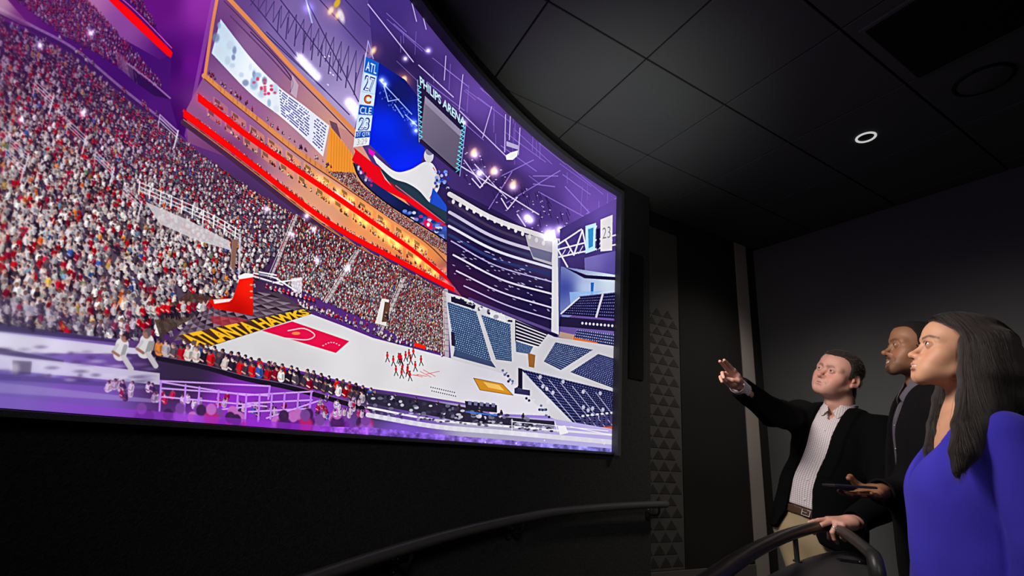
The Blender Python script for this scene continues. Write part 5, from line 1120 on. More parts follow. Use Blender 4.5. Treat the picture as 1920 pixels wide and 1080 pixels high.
def build_man(S):
    name = S['name']; base = np.array([S['neck'][0], S['neck'][1], 0.0]) if 'base' not in S else np.array(S['base'], float)
    root = empty('person', tuple(base), label=S['label'], category='person')
    nb, pv, fw = np.array(S['neck']), np.array(S['pelvis']), np.array(S['fwd'])
    Rt = frame(nb - pv, fw); T = xf(Rt, nb); Tw = lambda p: nb + Rt.astype(float) @ np.array(p, float)
    hs = S.get('hs', 1.0); Rh = S['Rh']; hp = np.array(S['head']); Lh0 = xf(Rh, hp); Lh = lambda P: Lh0(P) / f32(hs)
    q = dict(S['q']); q['necklow'] = tuple(((nb + Rt[:, 1] * .012 - hp) @ Rh) / hs)
    sh = {s: Tw((s * (S.get('sw', .165) + .012), -.015, -.085 + S.get('rise', 0))) for s in (1, -1)}       # 1 = his right
    for k, v in (('Rsh', sh[1]), ('Lsh', sh[-1]), ('neck', nb), ('pelvis', pv), ('head', hp)): print(name, k, np.round(proj(v)), np.round(v, 2))
    arms = {-1: [sh[-1], np.array(S['elbL']), np.array(S['wriL'])], 1: [sh[1], np.array(S['elbR']), np.array(S['wriR'])]}
    for s in arms: print(name, 'arm', s, [round(float(np.linalg.norm(arms[s][i + 1] - arms[s][i])), 3) for i in (0, 1)])
    feet = S['feet']; hips = [pv + Rt.astype(float) @ np.array([s * .09, 0, -.02]) for s in (1, -1)]
    legs = [leg_chain(h, f, fw) for h, f in zip(hips, feet)]
    tq = dict(rise=S.get('rise', 0.0), belly=S.get('belly', 0), sw=S.get('sw', .165), fem=S['q'].get('fem', 0))
    hands = S['hands']
    def head_fn(P): return smax(head_parts(Lh(P), q) * hs, (nb[2] - .075) - P[:, 2], .004)
    def core_fn(P):
        d = torso_sdf(T(P), tq) + .012
        for s in (1, -1):
            d = smin(d, chain(P, arms[s], [.045, .034, .019]), .03)
        for l in legs: d = smin(d, chain(P, l, [.078, .052, .036]), .03)
        for f in feet: d = smin(d, cap(P, np.array(f) + (0, 0, .05), np.array(f) + fw * .13 + (0, 0, .03), .035, .025), .02)
        return smin(d, cap(P, nb + Rt[:, 1] * .01, nb + Rt[:, 2] * .04, .045), .03)
    sk = np.asarray(q['skin'], f32)
    def handcol(P): return np.tile(sk * np.asarray(S.get('handtint', (1, 1, 1)), f32), (len(P), 1)) * (1 + .06 * sn(P, 90))[:, None]
    hb = []
    for hd in hands:
        fn = (lambda hd: (lambda P: hand_sdf(P, **hd)[0]))(hd); o = np.array(hd['O'])
        hb.append((fn, o - .21, o + .21))
    allp = [a for s in arms for a in arms[s]] + [p for l in legs for p in l] + [np.array(f) for f in feet] + [nb, pv]
    clo, chi = bbox(allp, .2)
    body_mesh(root, base, skin_mat('skin_' + name), head_fn, lambda P: head_color(Lh(P), q), hb, core_fn, np.minimum(hp, nb) - (.14, .14, .12), np.maximum(hp, nb) + (.14, .14, .14), clo, chi, handcol=handcol, hand_boxes=hb)
    eyes(root, base, Rh, hp, eye_mat('eye_' + name, S.get('iris', (.06, .03, .015)), S.get('white', (.50, .46, .43))), S.get('gaze', (0, 0)), hs)
    # short hair
    def hair_fn(P):
        Q = Lh(P); d = head_parts(Q, q); m = scalp_mask(Q, q); th = S['hair_t'] * np.clip(m / .022, 0.25, 1)
        return smax(d - th + S.get('hair_n', .0012) * sn(Q, 260) * np.clip(m / .01, 0, 1), -m * .8, .004) * hs
    make_mesh('hair', [mesh_sdf(hair_fn, hp - (.14, .14, .12), hp + (.14, .14, .16), .0024)], S['hair_m'], root, base)
    if S.get('hair_len'): short_strands(root.children[-1] if False else [c for c in root.children if c.name.startswith('hair')][0], hair_fn, base, Rh, S['hair_len'], S['hair_fib'], S.get('hair_count', 7000))
    # trousers, shoes
    wz = S.get('waist', -.50)
    def trou(P):
        Q = T(P); d = smax(torso_sdf(Q, tq) - .006, Q[:, 2] - wz, .004)
        g = None
        for l in legs:
            c = chain(P, [l[0], l[1], l[2] + np.array([0, 0, -.05])], [.098, .080, .070]); g = c if g is None else smin(g, c, .02)
        d = smin(d, g, .05) + .0035 * sn(P, 26) * np.clip((wz - .05 - Q[:, 2]) / .1, 0, 1)
        return smax(d, .03 - P[:, 2], .01)
    tl, th_ = bbox([p for l in legs for p in l] + [np.array(f) for f in feet] + [pv + (0, 0, .2)], .22)
    make_mesh('trousers', [mesh_sdf(trou, tl, th_, .008)], S['trouser_m'], root, base)
    for f in feet: shoe(root, base, f, fw)
    # shirt, collar, cuffs
    def shirt(P):
        Q = T(P); d = torso_sdf(Q, tq) - .008 + .0016 * sn(Q, 45)
        d = smax(d, (wz + .01) - Q[:, 2], .006)
        d = smax(d, -cap(P, nb + Rt[:, 1] * .02 - Rt[:, 2] * .03, nb + Rt[:, 2] * .12 + Rt[:, 1] * .02, S['cr'] - .004), .006)
        zv = Q[:, 2] + S.get('vdepth', .075)
        v = np.where(Q[:, 1] > 0, np.minimum(.004 + .42 * zv - np.abs(Q[:, 0]), zv), -1)
        return smax(d, v * .8, .004)
    sl, sh_ = bbox([nb, pv, sh[1], sh[-1]], .24)
    so = make_mesh('shirt', [mesh_sdf(shirt, sl, sh_, .0045)], S['shirt_m'], root, base)
    add_attr(so, lambda P: (lambda Q: np.stack([np.arctan2(Q[:, 0], Q[:, 1] + .05) * .17, Q[:, 1], Q[:, 2]], 1))(T(P)), base)
    cc = S.get('cc', (0, .022, .034)); cq = dict(r=S['cr'], gap=S.get('cgap', .010), point=S.get('cpoint', .038))
    cf = make_mesh('collar', [mesh_sdf(lambda P: collar_sdf(T(P), cc, cq), Tw(cc) - .14, Tw(cc) + .14, .0024)], S['shirt_m'], so, (0, 0, 0)) if False else make_mesh('collar', [mesh_sdf(lambda P: collar_sdf(T(P), cc, cq), Tw(cc) - .14, Tw(cc) + .14, .0024)], S['shirt_m'], so, base)
    add_attr(cf, lambda P: (lambda Q: np.stack([np.arctan2(Q[:, 0], Q[:, 1]) * .09, Q[:, 1], Q[:, 2]], 1))(T(P)), base)
    for s in S.get('cuffs', ()):
        e, wv = arms[s][1], arms[s][2]; dv = _unit(wv - e); c0 = wv - dv * .055; c1 = wv + dv * S.get('cufflen', .004)
        def cuff(P, c0=c0, c1=c1, dv=dv):
            d = cap(P, c0 - dv * .03, c1 + dv * .03, .038, .0375); a = (P - np.asarray(c1, f32)) @ dv.astype(f32); b = (P - np.asarray(c0, f32)) @ dv.astype(f32)
            d = smax(d, a, .003); d = smax(d, -b, .003); return smax(d, -cap(P, c1 - dv * .02, c1 + dv * .05, .0345), .002)
        lo, hi = bbox([c0, c1], .06); k = make_mesh('cuff', [mesh_sdf(cuff, lo, hi, .0024)], S['shirt_m'], so, base)
        add_attr(k, lambda P: P * np.array([1, 1, 1], f32), base)
    for z in S.get('buttons', ()):
        # find the shirt front at x=0
        ys = np.linspace(.02, .30, 200); pts = np.stack([np.zeros(200), ys, np.full(200, z)], 1)
        dd = shirt((nb + pts @ Rt.astype(float).T).astype(f32)); y = ys[np.argmax(dd > 0)]
        bm = bmesh.new(); lathe(bm, [(.0005, .0022), (.0042, .0026), (.0052, .001), (.0052, -.002)], 14); Mb = Matrix(np.stack([Rt[:, 0], Rt[:, 2] * -1, Rt[:, 1]], 1).astype(float).tolist())
        for v in bm.verts: v.co = Mb @ v.co + Vector(Tw((0, y, z)) - base)
        obj_bm('button', bm, S['button_m'], so, smooth=True)
    # blazer
    def jacket(P):
        Q = T(P); d = torso_sdf(Q, tq) - .021 + .002 * sn(Q, 24)
        skirt = cap(Q * np.array([1, 1.12, 1], f32), (0, .01, -.50), (0, .0, S['hem'] + .02), .150 + S.get('belly', 0) * .5, .185); d = smin(d, skirt, .06)
        for s in (1, -1):
            a = arms[s]; dv = _unit(a[2] - a[1])
            d = smin(d, chain(P, [a[0] + Rt[:, 2] * .0, a[1], a[2] - dv * (.028 if s in S.get('cuffs', ()) else .006)], S.get('sleeve', [.078, .062, .046]), .02), .045)
        for s in (1, -1): d = smin(d, sph(P, arms[s][0] + Rt[:, 2].astype(float) * S.get('pad', (0, 0))[0 if s == 1 else 1], .070), .05)
        d = d + .003 * sn(P, 33)
        d = smax(d, S['hem'] - Q[:, 2], .006)
        for s in (1, -1):
            a = arms[s]; dv = _unit(a[2] - a[1]); e = a[2] - dv * (.020 if s in S.get('cuffs', ()) else -.002)
            pl = (P - np.asarray(e, f32)) @ dv.astype(f32); near = length(P - np.asarray(e, f32)) - .10
            d = smax(d, -smax(-pl, near, .01), .004)
            d = smax(d, -cap(P, e - dv * .06, e + dv * .05, .037), .004)
        o = blazer_open(Q, S)
        lap = np.clip(1 - (-o) / .060, 0, 1) * (-o > 0) * (Q[:, 1] > 0) * (Q[:, 2] > S.get('roll', -.40))      # turned-back lapel
        d = d - .0055 * np.clip(lap * 6, 0, 1)
        d = smax(d, o, .008)
        d = smax(d, -cap(P, nb + Rt[:, 1] * .020 - Rt[:, 2] * .06, nb + Rt[:, 2] * .16 + Rt[:, 1] * .02, S['cr'] + .008), .008)
        return d
    jl, jh = bbox([a for s in arms for a in arms[s]] + [nb, Tw((0, 0, S['hem']))], .24)
    jo_ = make_mesh('jacket', [mesh_sdf(jacket, jl, jh, .0045)], S['jacket_m'], root, base)
    if 'jbutton' in S:
        z, x = S['jbutton']; ys = np.linspace(.02, .32, 260); pts = np.stack([np.full(260, x), ys, np.full(260, z)], 1)
        dd = jacket((nb + pts @ Rt.astype(float).T).astype(f32)); y = ys[np.where(dd < 0)[0].max()] if (dd < 0).any() else .15
        bm = bmesh.new(); lathe(bm, [(.0005, .0035), (.007, .0045), (.0095, .002), (.0095, -.003)], 18); Mb = Matrix(np.stack([Rt[:, 0], Rt[:, 2] * -1, Rt[:, 1]], 1).astype(float).tolist())
        for v in bm.verts: v.co = Mb @ v.co + Vector(Tw((x, y, z)) - base)
        obj_bm('button', bm, S['jbutton_m'], jo_, smooth=True)
    if 'belt_m' in S:
        def belt(P):
            Q = T(P); d = np.abs(torso_sdf(Q, tq) - .0105) - .0028; return smax(d, np.abs(Q[:, 2] - (wz - .012)) - .0185, .003)
        bl = make_mesh('belt', [mesh_sdf(belt, Tw((0, 0, wz)) - .32, Tw((0, 0, wz)) + .32, .0045)], S['belt_m'], root, base)
        ys = np.linspace(.05, .35, 300); pts = np.stack([np.zeros(300), ys, np.full(300, wz - .012)], 1)
        dd = belt((nb + pts @ Rt.astype(float).T).astype(f32)); y = ys[np.where(dd < .001)[0].max()]
        bm = bmesh.new(); RR = Matrix(Rt.astype(float).tolist())
        for dx, dz, sx, sz in ((-.017, 0, .003, .026), (.017, 0, .003, .026), (0, .013, .037, .003), (0, -.013, .037, .003), (.006, 0, .022, .0025)):
            add_box(bm, Vector(Tw((dx - .012, y + .001, wz - .012 + dz)) - base), (sx, .004, sz), .001, RR)
        obj_bm('buckle', bm, M_SCREW, bl)
    return root, Tw

def hair_fibre(name, c, rough=.35):
    ms = bpy.data.materials.new(name); ms.use_nodes = True; nt = ms.node_tree; nt.nodes.clear()
    hbn = nt.nodes.new('ShaderNodeBsdfHairPrincipled'); on = nt.nodes.new('ShaderNodeOutputMaterial'); nt.links.new(hbn.outputs[0], on.inputs[0])
    hbn.parametrization = 'COLOR'; hbn.inputs['Color'].default_value = (*c, 1); hbn.inputs['Roughness'].default_value = rough; hbn.inputs['Random Roughness'].default_value = .3; return ms
def strands_object(tracks, radii, m, parent):
    hcv = bpy.data.hair_curves.new('hair_strands'); hcv.add_curves([len(t) for t in tracks])
    hcv.attributes['position'].data.foreach_set('vector', np.concatenate(tracks).astype(f32).ravel())
    ra = hcv.attributes.get('radius') or hcv.attributes.new('radius', 'FLOAT', 'POINT'); ra.data.foreach_set('value', np.concatenate(radii).astype(f32))
    hcv.materials.append(m); return link(bpy.data.objects.new('hair_strands', hcv), parent, kind='stuff')
def sdf_grad(fn, P, e=.002):
    k = np.array([(1, -1, -1), (-1, -1, 1), (-1, 1, -1), (1, 1, 1)], f32); g = 0
    for v in k: g = g + v * fn(P + v * f32(e))[:, None]
    return g / np.maximum(length(g), 1e-6)[:, None]
def short_strands(hair, fn, base, Rh, ln, m, count):
    n = len(hair.data.vertices); co = np.empty(n * 3, f32); hair.data.vertices.foreach_get('co', co); co = co.reshape(-1, 3) + np.asarray(base, f32)
    rng = np.random.default_rng(11); P = co[rng.integers(0, n, count)] + rng.normal(0, .0012, (count, 3)).astype(f32)
    g = sdf_grad(fn, P); P = P - g * fn(P)[:, None] - g * f32(.003)
    comb = (-Rh[:, 1] * .75 - Rh[:, 2] * .55)[None] + rng.normal(0, .30, (count, 3)).astype(f32)
    comb = comb - g * np.einsum('ij,ij->i', comb, g)[:, None]; L = (ln * rng.uniform(.6, 1.25, count))[:, None].astype(f32)
    T4 = [P, P + (g * .55 + comb * .5) * L * .45, P + (g * .62 + comb * 1.0) * L * .8, P + (g * .60 + comb * 1.5) * L]
    T4 = np.stack(T4, 1) - np.asarray(base, f32)
    strands_object(list(T4), [np.array([.00042, .0004, .0003, .00012], f32)] * count, m, hair)
def check_mat(name, base_c, line_c, pitch):
    m = mat(name, base_c, .8, spec=.15, bump=.08, bscale=700); nt = m.node_tree; p = nt.nodes['Principled BSDF']
    a = nt.nodes.new('ShaderNodeAttribute'); a.attribute_name = 'tc'; sx = nt.nodes.new('ShaderNodeSeparateXYZ'); nt.links.new(a.outputs['Vector'], sx.inputs[0])
    outs = []
    for ax in ('X', 'Z'):
        d = nt.nodes.new('ShaderNodeMath'); d.operation = 'DIVIDE'; d.inputs[1].default_value = pitch; nt.links.new(sx.outputs[ax], d.inputs[0])
        f = nt.nodes.new('ShaderNodeMath'); f.operation = 'FRACT'; nt.links.new(d.outputs[0], f.inputs[0])
        l = nt.nodes.new('ShaderNodeMath'); l.operation = 'LESS_THAN'; l.inputs[1].default_value = .30; nt.links.new(f.outputs[0], l.inputs[0]); outs.append(l)
    mx = nt.nodes.new('ShaderNodeMath'); mx.operation = 'ADD'; nt.links.new(outs[0].outputs[0], mx.inputs[0]); nt.links.new(outs[1].outputs[0], mx.inputs[1])
    ml = nt.nodes.new('ShaderNodeMath'); ml.operation = 'MULTIPLY'; ml.inputs[1].default_value = .5; nt.links.new(mx.outputs[0], ml.inputs[0])
    mix = nt.nodes.new('ShaderNodeMix'); mix.data_type = 'RGBA'; mix.inputs[6].default_value = (*base_c, 1); mix.inputs[7].default_value = (*line_c, 1)
    nt.links.new(ml.outputs[0], mix.inputs[0]); nt.links.new(mix.outputs[2], p.inputs['Base Color']); return m
def head_rot(yaw_deg, pitch, roll=0):                    # heading angle in world degrees (0 = +X)
    return rotm(math.radians(yaw_deg - 90), math.radians(pitch), math.radians(roll))
hd = lambda deg: np.array([math.cos(math.radians(deg)), math.sin(math.radians(deg)), 0.0])
# man in the checked shirt, pointing at the screen
M_SHIRT1 = check_mat('fine_check_shirt', (.62, .57, .58), (.23, .16, .20), .0085)
M_KHAKI = mat('khaki_cotton', (.30, .235, .135), .85, spec=.15, bump=.2, bscale=500, var=.05, vscale=14)
M_BELT = mat('brown_leather', (.055, .028, .016), .45, spec=.4)
M_HAIR1 = mat('dark_brown_short_hair', (.016, .011, .009), .6, spec=.25, bump=.9, bscale=420, var=.4, vscale=300)
M_HAIR2 = mat('black_buzz_hair', (.008, .006, .005), .7, spec=.2, bump=.9, bscale=700)
M_BUTTON = mat('pearl_button', (.55, .52, .50), .3, spec=.5)
n1 = at_d(1577, 776, 2.98); p1 = at_d(1531, 1000, 2.86)
w1R = at_d(1383, 723, 2.33); tipR = at_d(1337, 666, 2.16)
w1L = at_d(1603, 990, 2.46); w1L[2] += .022
tL = at_d(1518, 980, 2.30)
away = _unit(np.array([w1R[0], w1R[1], w1R[2] - CAM_Z]))
hR = dict(O=w1R + _unit(tipR - w1R) * .012, xd=tipR - w1R, zd=away + np.array([0, 0, .25]), flex=((2, 4, 4), (6, 6, 5), (34, 32, 18), (40, 34, 18)), splay=(-2, 0, -5, -10), thumb=((.026, .024, -.012), (.050, .020, -.034), (.074, .002, -.040), (.092, -.012, -.036)), sc=.94, stub=-.004)
hL = dict(O=w1L + _unit(tL - w1L) * .012, xd=tL - w1L + np.array([0, 0, .0]), zd=(-.12, -.10, 1), left=True, flex=((4, 6, 4), (16, 18, 10), (52, 58, 28), (56, 56, 28)), splay=(3, 1, -2, -5), thumb=((.026, .026, -.008), (.045, .045, -.030), (.060, .048, -.055), (.070, .042, -.075)))
feet1 = [np.array([p1[0] - .02, p1[1] - .12, 0]), np.array([p1[0] - .05, p1[1] + .12, 0])]
man1, T1 = build_man(dict(name='m1', label='man in black blazer and checked shirt pointing at the screen, hand on the rail',
    neck=n1, pelvis=p1, fwd=hd(184), head=at_d(1571, 703, 2.90), Rh=head_rot(172, 11, -19), hs=1.06, base=(p1[0], p1[1], 0),
    q=dict(fem=0.0, wide=1.11, fat=1, jaw=1.1, skin=(.50, .255, .195), blush=(.56, .18, .135), lips=(.40, .16, .14), browc=(.10, .055, .04), brow_w=.6, neck=.060, stubble=(.3, .2, .17), stub_w=.15, squint=.6),
    elbR=at_d(1446, 772, 2.60), wriR=w1R, elbL=at_d(1660, 945, 2.68), wriL=w1L, hands=[hR, hL], feet=feet1, belly=.035, sw=.188, rise=.022, pad=(.022, .0),
    hair_len=.0085, hair_count=9000, hair_fib=hair_fibre('short_brown_fibre', (.018, .011, .008), .5), hair_t=.0060, hair_n=.0008, hair_m=M_HAIR1, trouser_m=M_KHAKI, shirt_m=M_SHIRT1, button_m=M_BUTTON, jacket_m=M_BLAZER, belt_m=M_BELT, waist=-.545,
    cr=.070, cuffs=(1,), cufflen=.008, buttons=(-.14, -.23, -.32, -.41, -.50), hem=-.665, gaze=(4, 6), iris=(.05, .05, .045),
    oz=[-.70, -.64, -.58, -.45, -.25, -.08, .05], ow=[.125, .090, .062, .050, .052, .058, .066], oc=[.02, .02, .020, .018, .014, .010, .005], roll=-.38))
# wedding ring on the hand that rests on the rail
_x = _unit(hL['xd']); _z = np.array(hL['zd'], float); _z = _unit(_z - _x * (_z @ _x)); _y = -np.cross(_z, _x)
_a, _s = math.radians(52), math.radians(-2); _d = np.array([math.cos(_a) * math.cos(_s), math.cos(_a) * math.sin(_s), -math.sin(_a)])
_F = np.stack([_x, _y, _z], 1); _c = np.array(hL['O']) + _F @ (np.array([.089, -.012, 0]) + _d * .022)
bm = bmesh.new(); lathe(bm, [(.0098, -.0028), (.0108, -.002), (.0108, .002), (.0098, .0028)], 24)
_q = Vector(tuple(_F @ _d)).to_track_quat('Z', 'Y').to_matrix()
for v in bm.verts: v.co = _q @ v.co + Vector(tuple(_c - np.array([p1[0], p1[1], 0])))
obj_bm('ring', bm, mat('silver_ring', (.8, .78, .74), .25, metal=1.0), man1, smooth=True, label='silver ring')
# man with the phone
M_SHIRT2 = mat('dark_plum_shirt', (.075, .065, .085), .75, spec=.2, bump=.1, bscale=500)
M_BTN2 = mat('steel_grey_button', (.30, .30, .32), .3, metal=.8)
n2 = at_d(1748, 733, 2.46); p2 = n2 + np.array([-.02, .02, -.60])
w2R = at_d(1650, 922, 2.25); k2 = at_d(1586, 934, 2.055)
ph0, ph1 = at_d(1634, 914.5, 2.135), at_d(1551, 909, 2.055); pc = (ph0 + ph1) / 2
pn = _unit(np.array([0, 0, 1.0]) + .10 * _unit(pc * np.array([1, 1, 0])))
hR2 = dict(O=w2R, xd=k2 - w2R, zd=-pn, flex=((2, 8, 12), (2, 8, 10), (2, 8, 10), (3, 9, 12)), splay=(10, 2, -5, -12), thumb=((.028, .032, -.004), (.050, .050, -.030), (.072, .050, -.052), (.097, .044, -.050)))
man2, T2 = build_man(dict(name='m2', label='smiling man in black blazer and dark open shirt holding a phone',
    neck=n2, pelvis=p2, fwd=hd(126), head=at_d(1722, 657, 2.42), Rh=head_rot(130, 11, 0), hs=1.0,
    q=dict(fem=0.0, wide=1.0, smile=1, open=.004, nosew=1.25, skin=(.185, .080, .038), blush=(.26, .10, .05), lips=(.24, .085, .06), browc=(.030, .016, .010), browr=.0026, brow_w=.75, neck=.056, stubble=(.022, .014, .010), stub_w=.35, mous_w=.85, goat_w=.85, squint=.9, hairline=-.002, recede=1.1),
    elbR=at_d(1700, 935, 2.40), wriR=w2R, elbL=at_d(1790, 930, 2.30), wriL=at_d(1770, 1060, 2.2), hands=[hR2], feet=[p2 * (1, 1, 0) + np.array([.08, -.10, 0]), p2 * (1, 1, 0) + np.array([-.06, .10, 0])], belly=.0, sw=.168,
    hair_len=.0035, hair_count=9000, hair_fib=hair_fibre('buzz_fibre', (.012, .009, .007)), hair_t=.0022, hair_n=.0003, hair_m=M_HAIR2, trouser_m=M_BLAZER2, shirt_m=M_SHIRT2, button_m=M_BTN2, jacket_m=M_BLAZER2, cr=.066, hem=-.78, gaze=(0, 4), iris=(.03, .012, .006), white=(.36, .32, .29),
    buttons=(-.15, -.24), jbutton=(-.44, -.015), jbutton_m=M_BTN2, vdepth=.115, cgap=.02,
    oz=[-.80, -.46, -.44, -.25, -.08, .05], ow=[.002, .001, .004, .052, .070, .075], oc=[0, 0, 0, 0, 0, 0], roll=-.42))

_m = Matrix(np.stack([_unit(ph1 - ph0), _unit(np.cross(pn, ph1 - ph0)), _unit(np.cross(ph1 - ph0, np.cross(pn, ph1 - ph0)))], 1).tolist())
phone = empty('smartphone', tuple(pc), label='thin black smartphone held flat in the hand of the smiling man', category='phone')
bm = bmesh.new(); add_box(bm, (0, 0, 0), (.146, .070, .0078), .0028, _m); obj_bm('case', bm, mat('black_phone_case', (.012, .012, .014), .35, spec=.5), phone, smooth=False)
bm = bmesh.new(); add_box(bm, _m @ Vector((0, 0, .0041)), (.138, .063, .0006), 0, _m); obj_bm('screen', bm, mat('dark_phone_glass', (.010, .011, .014), .12, spec=.6), phone, label='dark glass screen')
# ------------------------------------------------------------------ the woman in the blue sweater
def build_woman():
    nb = at_d(1828, 772, 1.95); pv = nb + np.array([-.015, .03, -.57]); fw = hd(122)
    base = np.array([pv[0], pv[1], 0.0])
    root = empty('person', tuple(base), label='woman with long dark hair in royal blue sweater looking up', category='person')
    Rt = frame(nb - pv, fw); T = xf(Rt, nb); Tw = lambda p: nb + Rt.astype(float) @ np.array(p, float)
    hp = at_d(1800, 665, 1.925); Rh = head_rot(128, 17, 0); hs = 1.035
    Lh0 = xf(Rh, hp); Lh = lambda P: Lh0(P) / f32(hs)
    q = dict(fem=1.0, skin=(.46, .235, .140), blush=(.50, .20, .12), lips=(.44, .17, .135), browc=(.05, .028, .018), browr=.0017, nosep=-.001, lipf=.0055, lash_w=.95,
             brow=[(.012, .095, .0185), (.033, .0875, .0265), (.053, .069, .0185)], neck=.047, open=.0026, necklow=tuple(((nb + Rt[:, 1] * .012 - hp) @ Rh) / hs))
    tq = dict(fem=1, sw=.132)
    sh = {s: Tw((s * .144, -.015, -.075)) for s in (1, -1)}
    for k, v in (('Rsh', sh[1]), ('Lsh', sh[-1]), ('neck', nb), ('head', hp), ('pelvis', pv)): print('w', k, np.round(proj(v)), np.round(v, 2))
    # arms hang, hands below the frame
    arms = {s: [sh[s], sh[s] + Rt[:, 0] * s * .078 + Rt[:, 1] * (-.01) + np.array([0, 0, -.27]), sh[s] + Rt[:, 0] * s * .085 + Rt[:, 1] * .06 + np.array([0, 0, -.51])] for s in (1, -1)}
    feet = [base + Rt[:, 0].astype(float) * s * .09 * np.array([1, 1, 0]) for s in (1, -1)]
    hips = [pv + Rt.astype(float) @ np.array([s * .085, 0, -.02]) for s in (1, -1)]
    legs = [leg_chain(h, f, fw) for h, f in zip(hips, feet)]
    def skin_torso(P):
        Q = T(P); d = torso_sdf(Q, tq)
        A = Q.copy(); A[:, 0] = np.abs(Q[:, 0])
        d = smin(d, cap(A, (.012, .060, -.062), (.135, .020, -.052), .009, .010), .03)          # collar bones
        d = smax(d, -cap(Q, (0, .092, -.056), (0, .097, -.066), .006), .018)
        return d
    def head_fn(P):
        d = smin(head_parts(Lh(P), q) * hs, skin_torso(P), .045); return smax(d, (nb[2] - .27) - P[:, 2], .004)
    def core_fn(P):
        d = torso_sdf(T(P), tq) + .012
        for s in (1, -1): d = smin(d, chain(P, arms[s], [.040, .033, .023]), .03)
        for l in legs: d = smin(d, chain(P, l, [.075, .048, .033]), .03)
        for f in feet: d = smin(d, cap(P, f + (0, 0, .05), f + fw * .12 + (0, 0, .03), .032, .022), .02)
        return d
    sk = np.asarray(q['skin'], f32)
    hc = lambda P: np.tile(sk, (len(P), 1)) * (1 + .05 * sn(P, 90))[:, None]
    hb = []
    for s in (1, -1):
        dv = _unit(arms[s][2] - arms[s][1]); kw = dict(O=arms[s][2] + dv * .01, xd=dv, zd=Rt[:, 0].astype(float) * s, left=(s == -1), flex=((12, 18, 12),) * 4, sc=.90)
        hb.append(((lambda kw: (lambda P: hand_sdf(P, **kw)[0]))(kw), kw['O'] - .2, kw['O'] + .2))
    allp = [a for s in arms for a in arms[s]] + [p for l in legs for p in l] + feet + [nb, pv]
    clo, chi = bbox(allp, .2)
    def hcol(P):
        c = head_color(Lh(P), q); sl = scalp_mask(Lh(P), dict(hairline=.004)); return c
    body_mesh(root, base, skin_mat('skin_w', .15), head_fn, hcol, None, core_fn, np.minimum(hp, nb) - (.26, .26, .30), np.maximum(hp, nb) + (.26, .26, .15), clo, chi, hres=.0017, handcol=hc, hand_boxes=hb)
    eyes(root, base, Rh, hp, eye_mat('eye_w', (.05, .028, .014), (.46, .42, .40)), (2, 8), hs)
    # eyelashes: short dark fringe on each upper lid
    V, F = [], []
    for s in (1, -1):
        for k in range(16):
            t = k / 15; a = np.array([s * (.0185 + .0265 * t), .0915 - .010 * max(0, t - .35) ** 1.3 * 1.6 - .003 * abs(t - .5), .0058 - .0032 * (2 * t - .9) ** 2])
            dr = np.array([s * (.30 * (t - .3)), .85, .55]); dr /= np.linalg.norm(dr); b = a + dr * (.0062 + .0022 * t); w_ = np.array([.00045, 0, 0])
            i = len(V)
            for p in (a - w_, a + w_, b): V.append(hp + Rh.astype(float) @ (p * hs) - base)
            V.append(hp + Rh.astype(float) @ ((a + np.array([0, 0, .0006])) * hs) - base)
            F += [(i, i + 1, i + 2), (i, i + 3, i + 2), (i + 1, i + 3, i + 2), (i, i + 1, i + 3)]
    obj_pd('eyelashes', V, F, mat('lash_black', (.01, .007, .006), .6), root, kind='stuff')
    # trousers below the frame
    def trou(P):
        Q = T(P); d = smax(torso_sdf(Q, tq) - .006, Q[:, 2] + .46, .004); g = None
        for l in legs:
            c = chain(P, [l[0], l[1], l[2] + np.array([0, 0, -.05])], [.092, .068, .058]); g = c if g is None else smin(g, c, .02)
        return smax(smin(d, g, .05), .03 - P[:, 2], .01)
    tl, th_ = bbox([p for l in legs for p in l] + feet + [pv + (0, 0, .2)], .22)
    make_mesh('trousers', [mesh_sdf(trou, tl, th_, .010)], M_BLAZER, root, base)
    for f in feet: shoe(root, base, f, fw)
    # sweater
    slv = {s: [sh[s] + np.array([0, 0, .0]), arms[s][1], arms[s][2]] for s in (1, -1)}
    def sweater(P):
        Q = T(P); d = torso_sdf(Q, tq) - .016
        drape = cap(Q * np.array([.93, 1.0, 1], f32), (0, .050, -.27), (0, .030, -.66), .108, .145); d = smin(d, drape, .10)
        g = None
        for s in (1, -1):
            c = chain(P, slv[s], [.066, .066, .047], .02); g = c if g is None else np.minimum(g, c)
        d = smin(d, g, .016)
        A = np.abs(Q[:, 0])
        fold = np.sin(Q[:, 0] * 42 + 2.5 * np.sin(Q[:, 2] * 6) + 1.2) * np.clip((-Q[:, 2] - .25) / .2, 0, 1) * .0045
        d = d + fold * (Q[:, 1] > 0) + .0022 * sn(P, 30)
        d = smax(d, -.66 - Q[:, 2], .006)
        # V neck, wide towards the shoulders
        vz = np.where(Q[:, 1] > -.02, Q[:, 2] + .235 - np.maximum(A * 1.75 - .0, 0), Q[:, 2] + .060 - np.maximum(A - .05, 0) * .5)
        d = smax(d, smin(vz * .45, .135 - A, .02), .006)
        edge = np.abs(vz * .45) - .006
        d = np.where((edge < 0) & (d > -.01), d, d)
        return d
    jl, jh = bbox([a for s in arms for a in arms[s]] + [nb, Tw((0, 0, -.66))], .24)
    m = mat('royal_blue_knit', (.032, .024, .345), .82, spec=.15, bump=.22, bscale=1300, var=.07, vscale=500, sheen=.06)
    make_mesh('sweater', [mesh_sdf(sweater, jl, jh, .0048)], m, root, base)
    # hair: a smooth mass with fine strands laid over it
    D0 = 1.86
